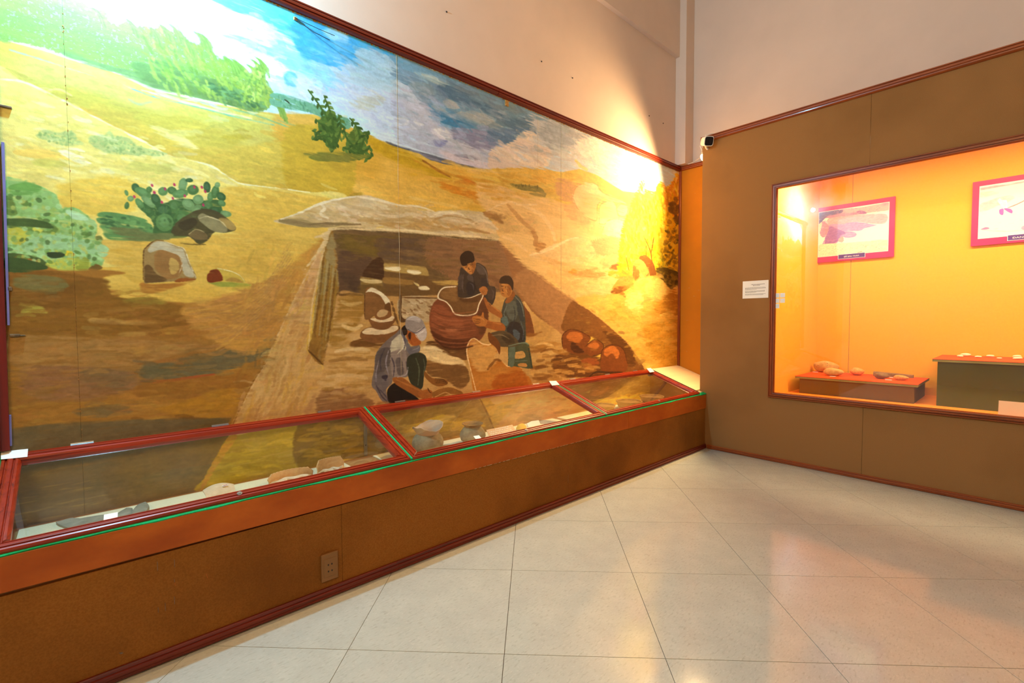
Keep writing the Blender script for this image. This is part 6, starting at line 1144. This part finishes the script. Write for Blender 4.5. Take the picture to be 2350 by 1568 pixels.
px_pebble('stone_oval', .12, 2007, 2041, 857, .036, 'stone_brown', 'oval brown stone in front of the stone bar', rot=-HP, seed=9)
px_pebble('stone_egg', .12, 2050, 2087, 862, .030, 'stone_orange', 'oval orange stone before the right end of the stone bar', rot=-HP, seed=11)
bar = thing('stone_bar', (.37, -1.86, ZP), 'long square dark stone bar lying at the back right of the low plinth', 'stone')
v = []
for k in range(9):
    s = k/8; y = -1.725-.275*s; h = .040-.014*s; wd = .026-.006*s; wv = .0015*math.sin(k*1.7); xb_ = .36+.03*s
    v += [(xb_-wd+wv, y, ZP), (xb_+wd, y, ZP), (xb_+wd*.95, y, ZP+h*.8+wv), (xb_+wd*.7, y, ZP+h), (xb_-wd*.7, y, ZP+h+wv), (xb_-wd*.97, y, ZP+h*.8)]
MB().add(v, [(i*6+q, (i+1)*6+q, (i+1)*6+(q+1) % 6, i*6+(q+1) % 6) for i in range(8) for q in range(6)]+[tuple(range(6)), tuple(range(48, 54))[::-1]]).build('bar_body', 'stone_brown', bar)
for k, (px, py) in enumerate(((1871, 854), (1911, 864), (2039, 872), (2049, 867))):
    p = on(2, ZP+.001, px, py); o = MB().box(p[0]-.014, p[0]+.014, p[1]-.022, p[1]+.022, ZP+.0003, ZP+.0016).build('number_tag', 'paper')
    tag(o, ('tiny white tag by the large broken stone', 'tiny white tag at the front edge before the rounded tan stone', 'tiny white tag before the oval brown stone', 'tiny white tag between the two oval stones')[k], 'tag')
ZT = .9502
for k, (x0, x1, py, fl_, h, lab) in enumerate(((2196, 2211, 819, .8, .013, 'small brown-shadowed shell piece, leftmost on the tall plinth'), (2203, 2230, 815.5, 1, .016, 'largest cream shell piece, behind the leftmost one'), (2237, 2253, 820, .7, .010, 'oval cream shell piece, between the largest and the pointed one'),
                                   (2263, 2282, 817.5, .7, .012, 'pointed cream shell piece at mid-top of the tall plinth'), (2287, 2299, 823, .6, .006, 'tiny flat cream shell piece before the pointed one'),
                                   (2322, 2345, 819, .8, .014, 'arched cream shell piece at the right edge of the view, rear one'), (2323, 2347, 825, .6, .011, 'cream shell piece at the right edge of the view, front one'))):
    xx = {0: .22, 1: .40, 2: .25, 3: .40, 4: .22, 5: .42, 6: .22}[k]
    p0_, p1_ = on(0, xx, x0, py), on(0, xx, x1, py); yc = (p0_[1]+p1_[1])/2; hw = abs(p0_[1]-p1_[1])/2
    pebble('shell_fragment', (xx, yc, ZT), (hw, .022, h*.8), 'shell', lab, 'shell', rot=HP+.1*k, seed=20+k, flat=.7, pinch=.2)
# printed card at the front of the niche
ic = thing('info_card', (-.38, -2.75, NF), 'pink acrylic text card standing at the lower right of the niche window', 'label')
ya = -2.545; MB().prism([(-.40, ya, NF+.0), (-.40, ya-.34, NF), (-.36, ya-.34, NF+.112), (-.36, ya, NF+.112)], (.003, 0, 0)).build('card', 'acrylic_card', ic)
mb = MB(); rr = random.Random(6)
for k in range(6):
    f_ = .88-.135*k; x = ya-(.06 if k == 0 else .02)
    end = x-(.20 if k == 0 else rr.uniform(.09, .15))
    while x > end:
        l = rr.uniform(.005, .014); z = NF+.112*f_; X = -.40+.04*f_-.0008; mb.add([(X, x, z-.006), (X, x-l, z-.006), (X+.001, x-l, z), (X+.001, x, z)], [(0, 1, 2, 3)]); x -= l+.003
mb.build('printed_lines', 'white', ic)

# framed photographs on the back of the niche
PX = NX-.022
def photo_board(q, painter, lab, cap, capq, full=True):
    A, B_, C_, D_ = [on(0, PX, *p) for p in q]          # TL, TR, BR, BL
    y0, y1 = (A[1]+D_[1])/2, (B_[1]+C_[1])/2; z1, z0 = (A[2]+B_[2])/2, (C_[2]+D_[2])/2
    if not full: y1 = y0-.66
    t = thing('photo_board', (PX, (y0+y1)/2, z0), lab, 'photograph')
    MB().box(PX, PX+.016, y1, y0, z0, z1).build('board', 'magenta', t)
    bw = .045; iy0_, iy1_, iz0_, iz1_ = y0-bw, y1+bw, z0+.058, z1-.046
    MB().box(PX-.0006, PX, iy1_-.004, iy0_+.004, iz0_-.004, iz1_+.004).build('white_border', 'white', t)
    cw, ch = 620, int(620*(iz1_-iz0_)/(iy0_-iy1_)); cv = Canvas(cw, ch, (250, 240, 232), lambda p: np.stack([np.asarray(p, float)[:, 0]*cw, (1-np.asarray(p, float)[:, 1])*ch], 1), 1, 5)
    painter(cv); m_ = imgmat('photo_print', np.clip(cv.a, 0, 1), rough=.35, spec=.4, bump=0)
    MB().prism([(PX-.0007, iy0_, iz0_), (PX-.0007, iy1_, iz0_), (PX-.0007, iy1_, iz1_), (PX-.0007, iy0_, iz1_)], (-.0006, 0, 0)).build('photo_print', m_, t, uv=lambda v_: ((iy0_-v_.y)/(iy0_-iy1_), (v_.z-iz0_)/(iz1_-iz0_)))
    c0, c1 = on(0, PX, *capq[0]), on(0, PX, *capq[1]); cy0, cy1 = c0[1], c1[1] if full else c0[1]-.20; cz1, cz0 = z0+.060, z0+.020
    MB().box(PX-.0022, PX-.0014, cy1-.003, cy0+.003, cz0-.003, cz1+.003).build('caption_border', 'white', t)
    cp = MB().box(PX-.003, PX-.0022, cy1, cy0, cz0, cz1).build('caption_plate', 'violet', t)
    W_ = (cy0-cy1)*(.56 if full else .76); m0 = ((cy0-cy1)-W_)/2
    text_mesh(cap, 'lettering', MATS['white'], cp, (PX-.0034, cy0-m0, cz0+.011), (0, -1, 0), (0, 0, 1), W_, .017)
def ph1(c):
    P, S, E, Dd = c.P, c.S, c.E, c.D
    I = lambda L: [((x-215)/1370, (y-(500-(x-215)*.155))/(800-(x-215)*0+((x-215)*.06))) for x, y in L]
    c.a[:] = np.array((252, 246, 236))/255
    P(I([(215, 480), (700, 420), (1100, 380), (1600, 290), (1600, 420), (1300, 470), (1000, 520), (600, 600), (380, 590), (215, 620)]), (176, 136, 178), f=.006, c2=(226, 176, 186))
    P(I([(215, 490), (480, 450), (700, 440), (660, 500), (400, 560), (300, 640), (215, 700)]), (104, 96, 150), f=.008, rag=1)
    P(I([(980, 460), (1090, 445), (1180, 490), (1060, 510)]), (150, 104, 170), f=.006, rag=1)
    P(I([(420, 600), (800, 540), (1200, 510), (1545, 510), (1530, 665), (1300, 680), (1000, 650), (700, 700), (430, 720)]), (238, 170, 186), f=.004, rag=.7)
    P(I([(430, 720), (700, 690), (1000, 650), (1290, 690), (1380, 700), (1250, 740), (1150, 760), (1060, 810), (900, 820), (780, 810), (980, 850), (960, 920), (780, 940), (700, 930), (600, 1040), (380, 1080), (300, 1060), (400, 900)]), (200, 150, 205), f=.005, rag=.7)
    P(I([(440, 740), (640, 790), (780, 860), (680, 900), (630, 1000), (520, 1050), (370, 1075), (350, 960), (400, 860)]), (148, 112, 184), f=.008, rag=.8)
    P(I([(260, 700), (320, 650), (400, 680), (430, 760), (380, 900), (300, 940), (235, 860)]), (224, 140, 170), f=.006, rag=.8)
    P(I([(330, 630), (400, 660), (410, 700), (360, 680)]), (206, 200, 226), f=.006)
    P(I([(220, 720), (280, 670), (260, 800), (222, 850)]), (250, 224, 190), f=.006)
    P(I([(640, 960), (720, 920), (740, 990), (700, 1030), (640, 1010)]), (236, 170, 170), f=.005, rag=1)
    P(I([(225, 1090), (600, 1050), (1000, 1020), (1590, 980), (1590, 1170), (900, 1230), (225, 1300)]), (250, 226, 196), f=.01, rag=.8)
    Dd(I([(225, 1110), (600, 1070), (1580, 1000), (1580, 1150), (600, 1260), (230, 1290)]), 170, .016, .005, [(226, 160, 140), (200, 140, 150), (255, 240, 214)], f=.001)
    Dd(I([(500, 450), (1500, 340), (1400, 460), (600, 560)]), 120, .02, .006, [(150, 110, 170), (236, 190, 196), (206, 140, 176)], f=.001)
    S(I([(1000, 1220), (1060, 1200), (1110, 1185)]), .012, (206, 96, 104), f=.002)
def ph2(c):
    P, S, E, Dd = c.P, c.S, c.E, c.D; sx = 2.0
    I = lambda L: [((x-345)/1650, (y-(300-(x-345)*.14))/(940+(x-345)*.06)) for x, y in L]
    c.a[:] = np.array((252, 244, 236))/255
    P(I([(360, 320), (800, 260), (1176, 200), (1176, 225), (800, 290), (360, 360)]), (232, 170, 190), f=.006, rag=1)
    P(I([(360, 620), (640, 510), (900, 480), (860, 560), (640, 660), (360, 760)]), (242, 196, 204), f=.01, rag=1)
    P(I([(360, 400), (650, 400), (600, 440), (360, 500)]), (246, 214, 214), f=.01, rag=1)
    P(I([(630, 540), (680, 500), (720, 545), (790, 560), (800, 700), (740, 710), (690, 640)]), (255, 254, 250), f=.003, rag=.3); S(I([(625, 550), (680, 505), (722, 550)]), .02, (240, 226, 206), f=.002)
    P(I([(680, 720), (740, 710), (740, 815), (690, 810), (672, 760)]), (190, 96, 196), f=.003, rag=.3); P(I([(745, 705), (830, 705), (885, 745), (880, 795), (820, 770)]), (190, 96, 196), f=.003, rag=.3)
    S(I([(810, 695), (960, 630), (1110, 545)]), .016, (240, 130, 140), f=.002); S(I([(1080, 545), (1300, 470)]), .014, (240, 130, 140), f=.002)
    E(*I([(1120, 412)])[0], .03, .025, (160, 90, 176), f=.003); P(I([(1150, 560), (1130, 640), (1085, 715), (1105, 720), (1150, 650), (1176, 570)]), (150, 80, 176), f=.003); P(I([(1150, 460), (1230, 440), (1260, 560), (1160, 560)]), (226, 140, 186), f=.004)
    P(I([(1180, 570), (1260, 570), (1290, 720), (1250, 730), (1200, 650)]), (150, 80, 176), f=.003)
    for q in ((380, 1075), (1050, 1060)): P(I([(q[0], q[1]), (q[0]+80, q[1]-40), (q[0]+150, q[1]-15), (q[0]+70, q[1]+10)]), (190, 120, 180), f=.004)
    E(*I([(1130, 1060)])[0], .06, .05, (226, 160, 200), f=.004); E(*I([(1140, 1050)])[0], .035, .025, (170, 90, 190), f=.004)
    S(I([(360, 1080), (640, 1110), (860, 1120), (1176, 1100)]), .012, (240, 200, 196), f=.004)
    Dd([(.02, .3), (.95, .25), (.95, .95), (.02, .95)], 120, .05, .006, [(246, 210, 200), (240, 196, 200), (255, 250, 240)], ang=(-20, 10), f=.003, a=.5)
photo_board([(1868, 480), (2054, 450), (2052, 588), (1866, 605)], ph1, 'magenta-edged photograph of an eroded bank, left in the lit niche', 'BỜ BÀU TRÀM', [(1924, 592), (1985, 582)])
photo_board([(2231, 418), (2350, 401), (2350, 553), (2229, 567)], ph2, 'magenta-edged photograph of workers carrying poles on sand, right in the niche', 'ĐANG ĐÀO', [(2313, 545), (2350, 540)], full=False)

# ---------------------------------------------------------------- things on the partition
sg = thing('wall_notice', (XP, -1.0, 1.53), 'white printed notice on the brown partition, left of the niche window', 'sign')
MB().box(XP-.0024, XP-.0004, -1.110, -.890, 1.454, 1.611).build('notice_sheet', 'paper', sg)
mb = MB(); rr = random.Random(8)
lines = [(1.578, .075, .11, .0045), (1.568, .09, .05, .004)]+[(z, .022, w_, .003) for z, w_ in ((1.549, .170), (1.542, .170), (1.535, .10), (1.520, .170), (1.513, .168), (1.506, .092), (1.492, .170), (1.485, .150))]
for z, x0_, w_, h in lines:
    x = x0_
    while x < x0_+w_:
        l = rr.uniform(.003, .011); mb.add([(XP-.0026, -.890-x, z-h*.5), (XP-.0026, -.890-x-l, z-h*.5), (XP-.0026, -.890-x-l, z+h*.5), (XP-.0026, -.890-x, z+h*.5)], [(0, 1, 2, 3)]); x += l+.0024
mb.build('printed_lines', 'ink', sg)
k = 0
for r_ in range(3):
    for c_ in range(2):
        if r_ == 2 and c_ == 1: continue
        y, z = -1.183-.043*c_, 1.470-.046*r_
        o = MB().box(XP-.0056, XP-.0044, y-.019, y+.019, z-.019, z+.019).build('sticker', 'paper')
        tag(o, ('blank square sticker on the niche glass, top left of five', 'blank square sticker on the niche glass, top right of five', 'blank square sticker on the niche glass, middle left of five', 'blank square sticker on the niche glass, middle right of five', 'blank square sticker on the niche glass, lowest of five')[k], 'sticker'); k += 1
# security camera
cc = thing('security_camera', (XP, -.585, 2.945), 'white security camera with a black face high on the partition corner', 'security camera')
d_ = V((-.62, -.72, -.31)).normalized(); sx_ = d_.cross(V((0, 0, 1))).normalized(); uz = sx_.cross(d_); c0 = V((XP-.075, -.572, 2.948))
def loft(secs, n=24, e=.45):
    v = []
    for t_, hw, hh in secs:
        for k in range(n):
            a = 2*math.pi*k/n; ca, sa = math.cos(a), math.sin(a)
            v.append(c0+d_*t_+sx_*(hw*abs(ca)**e*(1 if ca > 0 else -1))+uz*(hh*abs(sa)**e*(1 if sa > 0 else -1)))
    m = len(secs); return MB().add(v, [(i*n+k, i*n+(k+1) % n, (i+1)*n+(k+1) % n, (i+1)*n+k) for i in range(m-1) for k in range(n)]+[tuple(range(n))[::-1], tuple(range((m-1)*n, m*n))])
loft([(-.070, .026, .026), (-.066, .034, .034), (-.04, .040, .040), (.030, .044, .044), (.042, .045, .045), (.045, .043, .043)]).build('camera_body', 'cctv_white', cc, smooth=True)
loft([(.044, .039, .039), (.0475, .038, .038), (.0480, .034, .034)]).build('face_plate', 'cctv_black', cc, smooth=True)
loft([(.0475, .010, .010), (.052, .009, .009)], 20, 1.).build('lens', 'cctv_black', cc, smooth=True)
MB().tube([c0-d_*.02-uz*.035, c0-d_*.03-uz*.05+V((.03, 0, 0)), V((XP-.002, -.545, 2.90))], .010, 10).build('bracket', 'cctv_white', cc, smooth=True)
MB().tube([c0-d_*.05+uz*.03, c0-d_*.055+uz*.06, V((XP-.040, -.548, 3.015)), V((XP-.028, -.572, 3.030)), V((XP+.01, -.60, 3.034))], .0035, 8).build('cable', 'cctv_white', cc, smooth=True)
q0 = c0+sx_*-.0425+d_*-.01; 
sm = MB().prism([q0+d_*-.012+uz*.006, q0+d_*.008+uz*.006, q0+d_*.008+uz*.010, q0+d_*-.012+uz*.010], -sx_*.0008); sm.build('maker_mark', 'ink', cc)
# small bright lamp behind the partition edge with its cable
lp_ = thing('spot_lamp', (-.455, -.478, 2.82), 'small glowing lamp clipped behind the partition edge below the security camera', 'lamp')
mb = MB(); mb.lathe([(.004, -.026), (.010, -.020), (.019, -.002), (.022, .014), (.019, .026), (.008, .032)], (-.462, -.482, 2.842), 16); mb.build('bulb', 'bulb', lp_, smooth=True)
MB().lathe([(.012, 0), (.013, .018), (.010, .03)], (-.455, -.478, 2.872), 14).build('lamp_socket', 'lamp_body', lp_, smooth=True)
MB().tube([(-.448, -.470, 2.915), (-.43, -.44, 2.975), (-.30, -.40, 2.985), (-.12, -.30, 2.974), (-.01, -.16, 2.976), (-.006, -.05, 2.972)], .004, 8).build('cable', 'cctv_white', lp_, smooth=True)
# cobweb-grey nails and specks on the plaster
for k, (px, py) in enumerate(((1025, 27), (1243, 141), (1314, 179), (1490, 266), (1522, 283))):
    p = on(1, .017, px, py); o = MB().bevbox(tuple(p), (.005, .003, .004), .001).build('wall_nail', 'black')
    tag(o, ('dark nail high on the plaster above the middle of the mural', 'dark nail on the plaster, left of the next one', 'dark nail on the plaster, second from the tall nail', 'dark nail above the glowing patch, left one of two', 'dark nail nearest the corner column')[k], 'nail')
